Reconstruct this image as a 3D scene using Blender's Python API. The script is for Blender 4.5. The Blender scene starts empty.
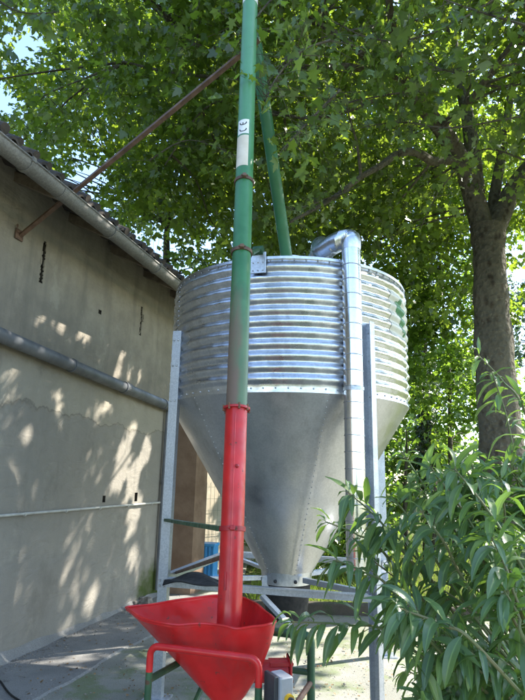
import bpy, math, random
import numpy as np
from mathutils import Vector, Matrix
R = math.radians
random.seed(7); rng = np.random.default_rng(11)
sc = bpy.context.scene
col = sc.collection

# ------------------------------------------------------------------ camera
F = 540.0; TILT = R(13.3); ROLL = R(1.2); EYE = Vector((0, 0, 1.6))
def ray(px, py):
    a = (px-262.5)/F; b = (350-py)/F
    c, s = math.cos(ROLL), math.sin(ROLL)
    x = a*c-b*s; y = a*s+b*c
    return Vector((x, math.cos(TILT)-y*math.sin(TILT), math.sin(TILT)+y*math.cos(TILT)))
def at(px, py, Y):
    v = ray(px, py); return EYE+v*(Y/v.y)
def atZ(px, py, z):
    v = ray(px, py); return EYE+v*((z-EYE.z)/v.z)
cd = bpy.data.cameras.new('camera'); cam = bpy.data.objects.new('camera', cd); col.objects.link(cam)
cd.sensor_fit = 'VERTICAL'; cd.sensor_height = 36; cd.lens = 36*F/700
cd.clip_end = 2000; cd.clip_start = .05
fw = ray(262.5, 350).normalized(); rt = (ray(362.5, 350)-ray(262.5, 350)).normalized(); up = rt.cross(fw).normalized()
m = Matrix((rt, up, -fw)).transposed().to_4x4(); m.translation = EYE
cam.matrix_world = m; sc.camera = cam

# ------------------------------------------------------------------ light
SUN = Vector((.67, .29, .66)).normalized()
w = bpy.data.worlds.new('World'); sc.world = w; w.use_nodes = True
nt = w.node_tree; nt.nodes.clear()
sky = nt.nodes.new('ShaderNodeTexSky'); sky.sky_type = 'NISHITA'; sky.sun_disc = False
sky.sun_elevation = math.asin(SUN.z); sky.sun_rotation = math.atan2(SUN.x, SUN.y)
sky.dust_density = .5; sky.air_density = 1.0
bg = nt.nodes.new('ShaderNodeBackground'); bg.inputs[1].default_value = .15
wo = nt.nodes.new('ShaderNodeOutputWorld')
nt.links.new(sky.outputs[0], bg.inputs[0]); nt.links.new(bg.outputs[0], wo.inputs[0])
ld = bpy.data.lights.new('sun', 'SUN'); ld.energy = 3.9; ld.angle = R(.5); ld.color = (1, .94, .84)
sun = bpy.data.objects.new('sun', ld); col.objects.link(sun)
sun.rotation_euler = SUN.to_track_quat('Z', 'Y').to_euler()
sc.view_settings.view_transform = 'Standard'; sc.view_settings.look = 'None'
sc.view_settings.gamma = 1; sc.view_settings.use_curve_mapping = False
sc.view_settings.exposure = 2.05
sc.render.engine = 'CYCLES'
sc.cycles.max_bounces = 8; sc.cycles.transmission_bounces = 6; sc.cycles.diffuse_bounces = 4

# ------------------------------------------------------------------ materials
class NT:
    def __init__(s, name):
        s.m = bpy.data.materials.new(name); s.m.use_nodes = True; s.t = s.m.node_tree; s.t.nodes.clear()
        s.out = s.n('ShaderNodeOutputMaterial'); s.co = s.n('ShaderNodeTexCoord').outputs['Object']
    def n(s, k, **kw):
        x = s.t.nodes.new(k)
        for a, b in kw.items(): setattr(x, a, b)
        return x
    def l(s, a, b): s.t.links.new(a, b)
    def put(s, sock, v):
        if hasattr(v, 'is_output') or isinstance(v, bpy.types.NodeSocket): s.l(v, sock)
        else: sock.default_value = v
    def map(s, sc_, loc=(0, 0, 0), rot=(0, 0, 0), co=None):
        x = s.n('ShaderNodeMapping'); s.l(co or s.co, x.inputs[0]); x.inputs['Scale'].default_value = sc_
        x.inputs['Location'].default_value = loc; x.inputs['Rotation'].default_value = rot; return x.outputs[0]
    def noise(s, scale, detail=5, rough=.55, co=None, dist=0):
        x = s.n('ShaderNodeTexNoise'); s.l(co or s.co, x.inputs['Vector']); x.inputs['Scale'].default_value = scale
        x.inputs['Detail'].default_value = detail; x.inputs['Roughness'].default_value = rough
        x.inputs['Distortion'].default_value = dist; return x.outputs[0]
    def voro(s, scale, co=None, out='Distance', feature='F1'):
        x = s.n('ShaderNodeTexVoronoi', feature=feature); s.l(co or s.co, x.inputs['Vector']); x.inputs['Scale'].default_value = scale
        return x.outputs[out]
    def ramp(s, f, a, b, A=0., B=1.):
        x = s.n('ShaderNodeMapRange'); x.interpolation_type = 'SMOOTHSTEP'; s.put(x.inputs[0], f)
        for i, v in enumerate((a, b, A, B)): x.inputs[i+1].default_value = v
        return x.outputs[0]
    def math(s, op, a, b=0.):
        x = s.n('ShaderNodeMath', operation=op); s.put(x.inputs[0], a); s.put(x.inputs[1], b); return x.outputs[0]
    def mix(s, f, a, b, blend='MIX'):
        x = s.n('ShaderNodeMix', data_type='RGBA', blend_type=blend); s.put(x.inputs[0], f)
        s.put(x.inputs[6], c4(a)); s.put(x.inputs[7], c4(b)); return x.outputs[2]
    def sep(s):
        x = s.n('ShaderNodeSeparateXYZ'); s.l(s.co, x.inputs[0]); return x.outputs
    def attr(s, name):
        return s.n('ShaderNodeAttribute', attribute_name=name).outputs['Fac']
    def bump(s, h, strength=.3, dist=.01):
        x = s.n('ShaderNodeBump'); s.l(h, x.inputs['Height']); x.inputs['Strength'].default_value = strength
        x.inputs['Distance'].default_value = dist; return x.outputs[0]
    def bsdf(s, color, rough=.6, metal=0., normal=None, spec=.5, coat=0.):
        x = s.n('ShaderNodeBsdfPrincipled'); s.put(x.inputs['Base Color'], c4(color)); s.put(x.inputs['Roughness'], rough)
        s.put(x.inputs['Metallic'], metal); s.put(x.inputs['Specular IOR Level'], spec)
        x.inputs['Coat Weight'].default_value = coat; x.inputs['Coat Roughness'].default_value = .15
        if normal is not None: s.l(normal, x.inputs['Normal'])
        return x.outputs[0]
    def fin(s, sh): s.l(sh, s.out.inputs[0]); return s.m
def c4(c):
    if isinstance(c, tuple) and len(c) == 3: return (*c, 1.)
    return c

def paint(name, a, b, scale=8, rough=.4, bump=.1, bscale=60, coat=0, chips=None, metal=0, lo=.35, hi=.65):
    q = NT(name); f = q.ramp(q.noise(scale), lo, hi); c = q.mix(f, a, b)
    r = q.ramp(q.noise(scale*3), .3, .7, rough-.08, rough+.16)
    du_ = q.ramp(q.noise(scale*1.3, 8, .75, co=q.map((1, 1, .6), (3, 7, 1))), .5, .72)
    if chips: c = q.mix(q.math('MULTIPLY', du_, .35), c, tuple(min(1, x*.45+.05) for x in a)); r = q.math('ADD', r, q.math('MULTIPLY', du_, .2))
    if chips:
        k = q.ramp(q.noise(chips[1], 6, .7), chips[2], chips[2]+.05); c = q.mix(k, c, chips[0])
        r = q.math('MAXIMUM', r, q.math('MULTIPLY', k, .8))
    return q.fin(q.bsdf(c, r, metal, q.bump(q.noise(bscale), bump, .004), coat=coat))

M = {}
# rendered house wall
q = NT('rough_render'); s3 = q.sep()
big = q.ramp(q.noise(.9, 6, .6), .3, .7); mid = q.ramp(q.noise(5, 6, .65), .3, .75)
c = q.mix(big, (.25, .222, .178), (.355, .316, .252)); c = q.mix(q.math('MULTIPLY', mid, .5), c, (.17, .152, .128))
streak = q.ramp(q.noise(1, 5, .6, co=q.map((5, 5, .5))), .48, .72)
c = q.mix(q.math('MULTIPLY', streak, .6), c, (.17, .155, .13))
edge = q.math('ADD', s3[2], q.math('MULTIPLY', q.noise(1.3, 9, .55), .8))
band = q.math('MULTIPLY', q.ramp(edge, 2.52, 2.56), q.ramp(edge, 3.1, 2.85))
c = q.mix(q.math('MULTIPLY', band, .55), c, (.38, .35, .285))
low = q.ramp(edge, 2.56, 2.5); c = q.mix(q.math('MULTIPLY', low, .6), c, (.275, .26, .23))
low2 = q.ramp(edge, .75, .35); c = q.mix(q.math('MULTIPLY', low2, .5), c, (.21, .2, .175))
pale = q.ramp(q.noise(2.2, 6, .7, co=q.map((1.4, 1.4, .9), (3, 1, 0))), .58, .68)
c = q.mix(q.math('MULTIPLY', pale, .35), c, (.40, .37, .30))
vv = q.ramp(q.voro(23), .0, .06, 1, 0); c = q.mix(q.math('MULTIPLY', vv, .5), c, (.12, .11, .09))
mossm = q.math('MULTIPLY', q.ramp(q.math('ADD', s3[1], q.math('MULTIPLY', q.noise(3), .6)), .62, .85), q.ramp(q.math('ADD', s3[2], q.math('MULTIPLY', q.noise(4), .6)), .85, .5))
c = q.mix(mossm, c, (.06, .085, .02))
crackw = q.math('ABSOLUTE', q.math('SUBTRACT', edge, 2.54))
crk = q.ramp(crackw, .0, .014, 1, 0); c = q.mix(q.math('MULTIPLY', crk, .4), c, (.1, .09, .075))
h = q.math('ADD', q.math('ADD', q.noise(7, 8, .7), q.math('MULTIPLY', q.noise(3, 3, .5, co=q.map((1, 1, 2.5), rot=(.4, .2, .3)), dist=2.5), .9)), q.math('MULTIPLY', q.noise(90, 4, .7), .35))
st2 = q.ramp(q.noise(1.1, 7, .7, co=q.map((1, 1, .7), (9, 2, 5))), .54, .66); c = q.mix(q.math('MULTIPLY', st2, .4), c, (.15, .135, .11))
h = q.math('ADD', h, q.math('MULTIPLY', low, -.5))
M['wall'] = q.fin(q.bsdf(c, .92, 0, q.bump(h, .5, .02), spec=.2))
# brown stained plaster (outbuilding front) / beige side
q = NT('brown_render'); f = q.ramp(q.noise(3, 6, .6), .3, .7)
M['brown'] = q.fin(q.bsdf(q.mix(f, (.15, .095, .062), (.23, .155, .105)), .95, 0, q.bump(q.noise(12, 8, .7), .5, .02), spec=.2))
q = NT('beige_render'); f = q.ramp(q.noise(2, 6, .6), .3, .7)
M['beige'] = q.fin(q.bsdf(q.mix(f, (.40, .34, .25), (.5, .44, .34)), .95, 0, q.bump(q.noise(15, 8, .7), .4, .02), spec=.2))
# concrete
def concrete(name, a, b, moss, mossm, bscale=30):
    q = NT(name); f = q.ramp(q.noise(1.6, 7, .62), .3, .7); c = q.mix(f, a, b)
    k = q.ramp(q.noise(2.1, 8, .72, co=q.map((1, 1, 1), (4, 2, 0))), mossm, mossm+.14); c = q.mix(q.math('MULTIPLY', k, .75), c, moss)
    sp = q.ramp(q.noise(150, 3, .6), .45, .6); c = q.mix(q.math('MULTIPLY', sp, .5), c, (.09, .085, .07))
    st = q.ramp(q.noise(9, 6, .7), .62, .72); c = q.mix(q.math('MULTIPLY', st, .5), c, (.09, .08, .06))
    lit = q.ramp(q.voro(30), .05, .12, 1, 0); c = q.mix(q.math('MULTIPLY', lit, .4), c, (.3, .27, .21))
    h = q.math('ADD', q.noise(bscale, 8, .7), q.noise(4, 5, .6))
    return q.fin(q.bsdf(c, .9, 0, q.bump(h, .45, .012), spec=.25))
M['conc'] = concrete('mossy_concrete', (.24, .24, .205), (.35, .345, .3), (.17, .215, .09), .47)
M['apron'] = concrete('apron_concrete', (.21, .207, .2), (.30, .295, .28), (.12, .12, .1), .6)
M['kerb'] = concrete('kerb_stain', (.05, .042, .033), (.09, .075, .055), (.04, .06, .02), .55)
q = NT('grass_ground'); f = q.ramp(q.noise(6, 6, .7), .3, .7)
M['ground'] = q.fin(q.bsdf(q.mix(f, (.07, .10, .02), (.13, .12, .05)), .95, 0, q.bump(q.noise(40, 6, .7), .6, .03), spec=.1))
# galvanized
def galv(name, a, b, r0, r1, metal=1., bump=.06, vs=70, dirt=.35):
    q = NT(name); v = q.voro(vs, out='Color'); bw = q.n('ShaderNodeRGBToBW'); q.l(v, bw.inputs[0])
    f = q.math('ADD', q.math('MULTIPLY', bw.outputs[0], .5), q.math('MULTIPLY', q.noise(3, 5, .6), .6))
    c = q.mix(q.ramp(f, .25, .85), a, b)
    d = q.ramp(q.noise(1, 6, .7, co=q.map((6, 6, .9))), .52, .75); c = q.mix(q.math('MULTIPLY', d, dirt), c, (.2, .19, .17))
    r = q.ramp(q.noise(8, 5, .6), .3, .7, r0, r1)
    return q.fin(q.bsdf(c, r, metal, q.bump(q.noise(5, 3, .5), bump, .02)))
M['galv'] = galv('galvanized_sheet', (.56, .58, .62), (.68, .70, .74), .26, .38, bump=.16, dirt=.25)
M['cone'] = galv('hopper_sheet', (.50, .505, .52), (.60, .605, .62), .3, .42, .9, bump=.22, dirt=.35, vs=110)
M['steel'] = galv('leg_steel', (.40, .43, .48), (.55, .58, .63), .38, .5, .8, vs=110)
M['duct'] = galv('duct_sheet', (.68, .69, .71), (.76, .77, .79), .16, .24, bump=.03, dirt=.06)
M['bolt'] = paint('dull_bolt', (.3, .3, .3), (.45, .45, .45), 50, .45, metal=.8)
M['bolt_rust'] = paint('rust_bolt', (.12, .06, .035), (.22, .1, .05), 50, .8)
M['black'] = paint('black_rubber', (.006, .006, .007), (.016, .016, .016), 10, .75)
M['dark'] = paint('dark_recess', (.03, .026, .02), (.07, .06, .045), 20, .95)
M['red'] = paint('red_paint', (.50, .008, .010), (.66, .014, .016), 5, .36, .2, 25, coat=.15, chips=((.13, .04, .03), 22, .63))
M['red_old'] = paint('old_red_paint', (.33, .012, .018), (.45, .02, .025), 9, .42, .15, 30, chips=((.10, .05, .03), 20, .62))
M['dkgreen'] = paint('dark_green_paint', (.018, .07, .032), (.035, .10, .045), 9, .45, .2, 30, chips=((.10, .05, .03), 16, .6))
q = NT('green_paint'); s3 = q.sep(); f = q.ramp(q.noise(7, 5), .3, .7)
c = q.mix(f, (.026, .135, .05), (.045, .185, .072))
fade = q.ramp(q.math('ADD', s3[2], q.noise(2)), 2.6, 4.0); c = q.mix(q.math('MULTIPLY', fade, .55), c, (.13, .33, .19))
rz = q.math('ADD', s3[2], q.math('MULTIPLY', q.noise(2.2, 6, .6, co=q.map((5, 5, 1))), 1.0))
rx = q.ramp(q.math('ADD', s3[0], q.math('MULTIPLY', q.noise(6, 5), .06)), .015, .05, 1, 0)
rust = q.math('MULTIPLY', q.ramp(rz, 2.35, 1.7), q.math('ADD', q.math('MULTIPLY', rx, .65), .35))
c = q.mix(rust, c, (.17, .12, .09))
sp = q.ramp(q.noise(30, 6, .7), .64, .7); c = q.mix(q.math('MULTIPLY', sp, .6), c, (.10, .08, .05))
M['green'] = q.fin(q.bsdf(c, q.ramp(rust, 0, 1, .36, .75), 0, q.bump(q.noise(22), .15, .004)))
M['green2'] = paint('unfaded_green_paint', (.022, .115, .042), (.035, .15, .06), 5, .42, .12, 25, chips=((.10, .08, .05), 18, .66))  # same green paint, a little darker and without the fade towards the top
M['white'] = paint('white_sticker', (.7, .7, .68), (.8, .8, .78), 20, .5)
M['cream'] = paint('cream_sticker', (.62, .54, .42), (.7, .62, .5), 12, .55)
M['ink'] = paint('black_ink', (.02, .02, .022), (.03, .03, .03), 20, .6)
M['rustbar'] = paint('rusty_iron', (.085, .05, .035), (.16, .095, .065), 14, .7, .3, 60)
M['zincgut'] = galv('weathered_zinc', (.15, .145, .135), (.25, .24, .225), .55, .7, .35, vs=90, dirt=.8)
M['pvc'] = paint('grey_pipe', (.105, .11, .12), (.15, .155, .165), 5, .45, .05, chips=((.26, .25, .22), 9, .7))
M['conduit'] = paint('pale_conduit', (.4, .39, .36), (.5, .49, .45), 10, .5)
M['tile'] = paint('weathered_roof', (.03, .025, .022), (.07, .055, .045), 8, .9, .5, 40, chips=((.16, .15, .11), 12, .64))
M['greybox'] = paint('grey_enclosure', (.34, .36, .4), (.4, .42, .46), 9, .45)
M['darkbox'] = paint('charcoal_enclosure', (.045, .048, .055), (.06, .062, .07), 9, .5)
M['yellow'] = paint('yellow_plastic', (.7, .42, .02), (.75, .46, .03), 9, .35)
M['blue'] = paint('blue_plastic', (.06, .30, .62), (.10, .38, .70), 9, .4)
M['stone'] = paint('rubble_stone', (.15, .13, .11), (.3, .27, .23), 9, .9, .6, 25)
M['logo'] = paint('green_emblem', (.03, .14, .055), (.05, .19, .08), 20, .5)
M['labelm'] = paint('pale_label', (.50, .49, .42), (.58, .57, .5), 12, .45)
M['wire'] = paint('fence_wire', (.16, .2, .13), (.22, .24, .18), 20, .6)
M['wood'] = paint('grey_post', (.13, .1, .07), (.2, .16, .12), 9, .9, .4)
def bark(name, a, b, lich):
    q = NT(name); n1 = q.noise(4, 8, .7, co=q.map((1, 1, .55))); c = q.mix(q.ramp(n1, .35, .65), a, b)
    k = q.ramp(q.voro(9, co=q.map((1, 1, .6))), .1, .45); c = q.mix(q.math('MULTIPLY', k, .4), c, lich)
    l2 = q.ramp(q.noise(16, 6, .7), .56, .64); c = q.mix(q.math('MULTIPLY', l2, .6), c, lich)
    h = q.math('ADD', q.noise(18, 8, .7, co=q.map((1, 1, .4))), q.voro(14))
    h = q.math('ADD', h, q.math('MULTIPLY', q.noise(5, 4, .6), 1.6))
    return q.fin(q.bsdf(c, .95, 0, q.bump(h, 1., .05), spec=.15))
M['bark'] = bark('maple_bark', (.04, .032, .024), (.11, .09, .068), (.2, .19, .145))
M['bark2'] = bark('dark_bark', (.04, .032, .025), (.09, .07, .05), (.1, .1, .07))
M['stem'] = paint('green_stem', (.10, .14, .05), (.16, .15, .07), 9, .6)
def leafmat(name, dark, mid, light, trans=.45, tcol=(.32, .5, .04), rough=.36, spec=.7, vein=False):
    q = NT(name); r = q.attr('rnd'); big = q.ramp(q.noise(.7, 3, .5), .35, .65)
    c = q.mix(q.ramp(r, 0, .6), dark, mid); c = q.mix(q.ramp(r, .72, 1.), c, light)
    c = q.mix(q.math('MULTIPLY', big, .3), c, mid)
    tc = q.mix(q.ramp(r, .2, 1.), tcol, tuple(min(1, x*1.35) for x in tcol))
    nrm = None
    if vein:
        v = q.attr('vein'); c = q.mix(q.ramp(v, .85, 1., 0, .3), c, tuple(min(1, x*2.6) for x in light))
        nrm = q.bump(q.noise(60, 4), .25, .004)
    a = q.bsdf(c, q.ramp(r, 0, 1, rough-.08, rough+.1), 0, nrm, spec=spec)
    t = q.n('ShaderNodeBsdfTranslucent'); q.l(tc, t.inputs[0])
    x = q.n('ShaderNodeMixShader'); x.inputs[0].default_value = trans; q.l(a, x.inputs[1]); q.l(t.outputs[0], x.inputs[2])
    return q.fin(x.outputs[0])
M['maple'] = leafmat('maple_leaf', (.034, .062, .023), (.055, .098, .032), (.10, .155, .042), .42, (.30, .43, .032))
M['maple_dark'] = leafmat('shaded_maple_leaf', (.026, .050, .024), (.042, .078, .032), (.075, .12, .04), .3, (.15, .27, .03))  # darker, less translucent copy of the maple leaf; shade set in its colours
M['beech'] = leafmat('hedge_leaf', (.035, .075, .018), (.06, .12, .022), (.12, .19, .03), .45, (.26, .42, .035))
M['conifer'] = leafmat('bluish_leaf', (.03, .06, .04), (.05, .09, .06), (.08, .12, .08), .2, (.15, .25, .1))
M['ivy'] = leafmat('ivy_leaf', (.012, .03, .012), (.025, .05, .018), (.06, .1, .03), .15, (.1, .2, .03), .3)
M['peach'] = leafmat('peach_leaf', (.055, .10, .052), (.085, .15, .068), (.17, .25, .075), .3, (.24, .42, .05), .36, .55, vein=True)
M['grass'] = leafmat('grass_blade', (.07, .11, .02), (.11, .17, .03), (.2, .24, .06), .4, (.3, .42, .05), .6, .2)
M['litter'] = paint('dead_leaf', (.16, .09, .04), (.28, .19, .09), 30, .8)

# ------------------------------------------------------------------ mesh building
class MB:
    def __init__(s): s.v = []; s.f = []; s.sm = []; s.g = []
    def add(s, vs, fs, smooth=False):
        b = len(s.v); s.g.append((b, len(s.f))); s.v += [tuple(x) for x in vs]; s.f += [tuple(b+i for i in f) for f in fs]; s.sm += [smooth]*len(fs)
    def box(s, c, X, Y, Z, bev=0):
        """centre, half-axis vectors; optional chamfer of vertical (Z) edges"""
        c, X, Y, Z = map(Vector, (c, X, Y, Z))
        if not bev:
            vs = [c+a*X+b*Y+d*Z for a in (-1, 1) for b in (-1, 1) for d in (-1, 1)]
            s.add(vs, [(0, 1, 3, 2), (4, 6, 7, 5), (0, 4, 5, 1), (2, 3, 7, 6), (0, 2, 6, 4), (1, 5, 7, 3)]); return
        bx = bev/X.length; by = bev/Y.length; bz = bev/Z.length; rings = []
        for (d, k) in ((-1, 1), (-1+bz, 0), (1-bz, 0), (1, 1)):
            r_ = []
            for (a, b) in ((1, -1), (1, 1), (-1, 1), (-1, -1)):
                ex = (a*(1-bx*k), b*(1-by*(1+k)*1)) ; ey = (a*(1-bx*(1+k)), b*(1-by*k))
                seq = [ex, ey] if (a*b > 0) else [ey, ex]
                r_ += [c+p*X+q_*Y+d*Z for p, q_ in seq]
            rings.append(r_)
        vs = sum(rings, []); n = 8
        fs = [(i*n+j, i*n+(j+1) % n, (i+1)*n+(j+1) % n, (i+1)*n+j) for i in range(3) for j in range(n)]
        fs += [tuple(range(n))[::-1], tuple(range(3*n, 4*n))]
        s.add(vs, fs)
    def bar(s, a, b, w, h, upv=(0, 0, 1), bev=0):
        a, b = Vector(a), Vector(b); d = (b-a); L = d.length; d.normalize()
        x = d.cross(Vector(upv)).normalized(); y = x.cross(d).normalized()
        s.box((a+b)/2, x*w/2, y*h/2, d*L/2, bev)
    def tube(s, pts, rad, n=12, caps=True, smooth=True, jitter=0, hollow=False):
        pts = [Vector(p) for p in pts]; m_ = len(pts)
        if not hasattr(rad, '__len__'): rad = [rad]*m_
        b = len(s.v); ref = None; s.g.append((b, len(s.f)))
        for i, p in enumerate(pts):
            d = (pts[min(i+1, m_-1)]-pts[max(i-1, 0)]).normalized()
            if ref is None:
                ref = d.orthogonal().normalized()
            ref = (ref-d*ref.dot(d)).normalized(); o = d.cross(ref)
            for k in range(n):
                t = 2*math.pi*k/n; rr = rad[i]*(1+(random.uniform(-jitter, jitter) if jitter else 0))
                s.v.append(tuple(p+(ref*math.cos(t)+o*math.sin(t))*rr))
        for i in range(m_-1):
            for k in range(n):
                s.f.append((b+i*n+k, b+i*n+(k+1) % n, b+(i+1)*n+(k+1) % n, b+(i+1)*n+k)); s.sm.append(smooth)
        if caps:
            s.f.append(tuple(b+k for k in range(n))[::-1]); s.f.append(tuple(b+(m_-1)*n+k for k in range(n))); s.sm += [False]*2
    def ring(s, p, d, r, t, h, n=24):
        """collar round axis d at p: inner r, outer r+t, height h"""
        p, d = Vector(p), Vector(d).normalized(); o = d.orthogonal().normalized(); q_ = d.cross(o); vs = []
        for (rr, hh) in ((r, -h/2), (r+t, -h/2), (r+t, h/2), (r, h/2)):
            vs += [p+d*hh+(o*math.cos(2*math.pi*k/n)+q_*math.sin(2*math.pi*k/n))*rr for k in range(n)]
        fs = [(j*n+k, j*n+(k+1) % n, ((j+1) % 4)*n+(k+1) % n, ((j+1) % 4)*n+k) for j in range(4) for k in range(n)]
        s.add(vs, fs, False)
    def ball(s, c, r, sx=1, sy=1, sz=1, n=8):
        c = Vector(c); vs = []; fs = []
        for i in range(n//2+1):
            ph = math.pi*i/(n//2)
            for k in range(n):
                t = 2*math.pi*k/n; vs.append(c+Vector((sx*math.sin(ph)*math.cos(t), sy*math.sin(ph)*math.sin(t), sz*math.cos(ph)))*r)
        for i in range(n//2):
            for k in range(n): fs.append((i*n+k, i*n+(k+1) % n, (i+1)*n+(k+1) % n, (i+1)*n+k))
        s.add(vs, fs, True)
    def each(s, name, mat, parent=None, **kw):
        g = s.g+[(len(s.v), len(s.f))]
        for (v0, f0), (v1, f1) in zip(g, g[1:]):
            q_ = MB(); q_.v = s.v[v0:v1]; q_.f = [tuple(i-v0 for i in f) for f in s.f[f0:f1]]; q_.sm = s.sm[f0:f1]; q_.build(name, mat, parent, **kw)
    def build(s, name, mat, parent=None, kind=None, sharp=35):
        me = bpy.data.meshes.new(name); off = Vector(parent['_o']) if parent is not None else Vector((0, 0, 0))
        me.from_pydata([tuple(Vector(v)-off) for v in s.v], [], s.f)
        me.polygons.foreach_set('use_smooth', s.sm); me.materials.append(M[mat] if isinstance(mat, str) else mat)
        me.validate(); me.update()
        if any(s.sm): me.set_sharp_from_angle(angle=R(sharp))
        o = bpy.data.objects.new(name, me); col.objects.link(o)
        if parent is not None: o.parent = parent; o['_o'] = tuple(off)
        else: o['_o'] = (0., 0., 0.)
        if kind: o['kind'] = kind
        return o
def thing(name, label, cat, loc=(0, 0, 0), group=None):
    o = bpy.data.objects.new(name, None); col.objects.link(o); o.location = loc; o['_o'] = tuple(loc)
    o['label'] = label; o['category'] = cat; o.empty_display_size = .2
    if group: o['group'] = group
    return o
def tag(o, label, cat, group=None, kind=None):
    o['label'] = label; o['category'] = cat
    if group: o['group'] = group
    if kind: o['kind'] = kind
    return o

# ------------------------------------------------------------------ building frame
YAW = R(16.3); U = Vector((math.sin(YAW), math.cos(YAW), 0)); N = Vector((math.cos(YAW), -math.sin(YAW), 0)); Z = Vector((0, 0, 1))
P0 = atZ(122, 611, 0)
def B(u, n, z): return P0+U*u+N*n+Z*z
def onwall(px, py, off=0):
    v = ray(px, py); t = ((P0-EYE).dot(N)+off)/v.dot(N); p = EYE+v*t
    return (p-P0).dot(U), p.z
EAVE = 4.50; GN = .64; GR = .074; GZ = onwall(99, 229, GN-.01)[1]+GR*.86; RN = GN+.035; slope = R(26); RZ = GZ+.075
house = thing('farm_building', 'grey rendered farm building with gutter and corrugated roof edge', 'building', B(0, 0, 0))
# wall with slit and holes: cells
UR = 1.08; UL = -9.5
holes = []
def hole(px, py, w, h):
    u, z = onwall(px, py); holes.append((u-w/2, u+w/2, z-h/2, z+h/2))
hole(43, 262, .055, .44); hole(141, 321, .05, .40); hole(104, 499, .06, .075); hole(136, 497, .075, .11); hole(100, 312, .06, .05)
us = sorted({UL, UR, *[h_[0] for h_ in holes], *[h_[1] for h_ in holes]}); zs = sorted({-.2, EAVE, *[h_[2] for h_ in holes], *[h_[3] for h_ in holes]})
mb = MB(); rec = MB()
for i in range(len(us)-1):
    for j in range(len(zs)-1):
        a, b, c, d = us[i], us[i+1], zs[j], zs[j+1]
        if any(a >= h_[0]-1e-6 and b <= h_[1]+1e-6 and c >= h_[2]-1e-6 and d <= h_[3]+1e-6 for h_ in holes): continue
        mb.add([B(a, 0, c), B(b, 0, c), B(b, 0, d), B(a, 0, d)], [(0, 1, 2, 3)])
for (a, b, c, d) in holes:
    vs = [B(a, 0, c), B(b, 0, c), B(b, 0, d), B(a, 0, d), B(a, -.18, c), B(b, -.18, c), B(b, -.18, d), B(a, -.18, d)]
    rec.add(vs, [(0, 1, 5, 4), (1, 2, 6, 5), (2, 3, 7, 6), (3, 0, 4, 7), (4, 5, 6, 7)])
mb.add([B(UR, 0, -.2), B(UR, -6, -.2), B(UR, -6, 5.9), B(UR, 0, EAVE)], [(0, 1, 2, 3)])     # far gable
mb.add([B(UL, 0, -.2), B(UL, -6, -.2), B(UL, -6, 5.9), B(UL, 0, EAVE)], [(0, 3, 2, 1)])
mb.build('wall', 'wall', house); rec.each('wall_opening', 'dark', house)
# ragged crumbled plaster and a stick in the slits
mb = MB()
for (a, b, c, d) in holes[:2]:
    for k in range(34):
        zz = random.uniform(c, d); uu = random.choice((a, b)); mb.ball(B(uu, -.004, zz), random.uniform(.006, .017), sz=1.5, n=6)
for k in range(7):
    a, b, c, d = holes[1]; mb.ball(B(b+random.uniform(0, .02), .01, (c+d)/2+random.uniform(.0, .09)), random.uniform(.012, .022), n=6)
mb.build('plaster_crumbs', 'wall', house)['kind'] = 'stuff'
# mortar fillet at the wall foot
mb = MB(); n = 70; vs = []
for i in range(n+1):
    u = UL+(UR-UL)*i/n; t = .05+.012*math.sin(i*1.7)+random.uniform(-.008, .008)
    if u < -1: t += .035*min(2, -1-u)
    vs += [B(u, .002, t*1.1), B(u, .012+t*.35, t*.5), B(u, t+.03, -.01)]
mb.add(vs, [(i*3+j, i*3+j+3, i*3+j+4, i*3+j+1) for i in range(n) for j in range(2)], True)
mb.build('mortar_fillet', 'apron', house)
# roof: corrugated sheets
def roof_z(n_, u): return .03*math.cos(2*math.pi*u/.177)
mb = MB(); nu = 420; U1 = UR+.35
for lay, (n0, n1, lift, th) in enumerate(((RN, -3.2, .0, .014), (-3.0, -6.2, .03, .014))):
    vs = []
    for i in range(nu+1):
        u = UL-.3+(U1-UL+.3)*i/nu; wv = roof_z(0, u)
        for nn in (n0, n1):
            zz = RZ-.02+lift+(RN-nn)*math.tan(slope)+wv
            vs += [B(u, nn, zz), B(u, nn, zz+th+.012)]
    fs = []
    for i in range(nu):
        a = i*4; b = a+4
        fs += [(a, a+2, b+2, b), (a+1, b+1, b+3, a+3), (a, b, b+1, a+1)]
    mb.add(vs, fs, True)
mb.build('roof', 'tile', house, sharp=50)
mb = MB()  # tile course lying on the eave (irregular dark lumps seen edge-on)
k = UL
while k < U1:
    nn = RN+random.uniform(-.015, .03)
    base = RZ+.04+(RN-nn)*math.tan(slope)
    r_ = random.uniform(.034, .045); pts = [B(k, nn, base-.012), B(k, nn-.45, base+.45*math.tan(slope)-.01)]
    mb.tube(pts, [r_, r_*.9], 10, True)
    k += .177
mb.build('roof_ridge_roll', 'tile', house)
mb = MB()
for k in range(13): u_ = UL+.2+k*.84; mb.bar(B(u_, GN-.10, RZ-.09+.13*math.tan(slope)), B(u_, -.2, RZ-.09+(RN+.2)*math.tan(slope)), .07, .09)
mb.each('rafter', 'wood', house)
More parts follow.
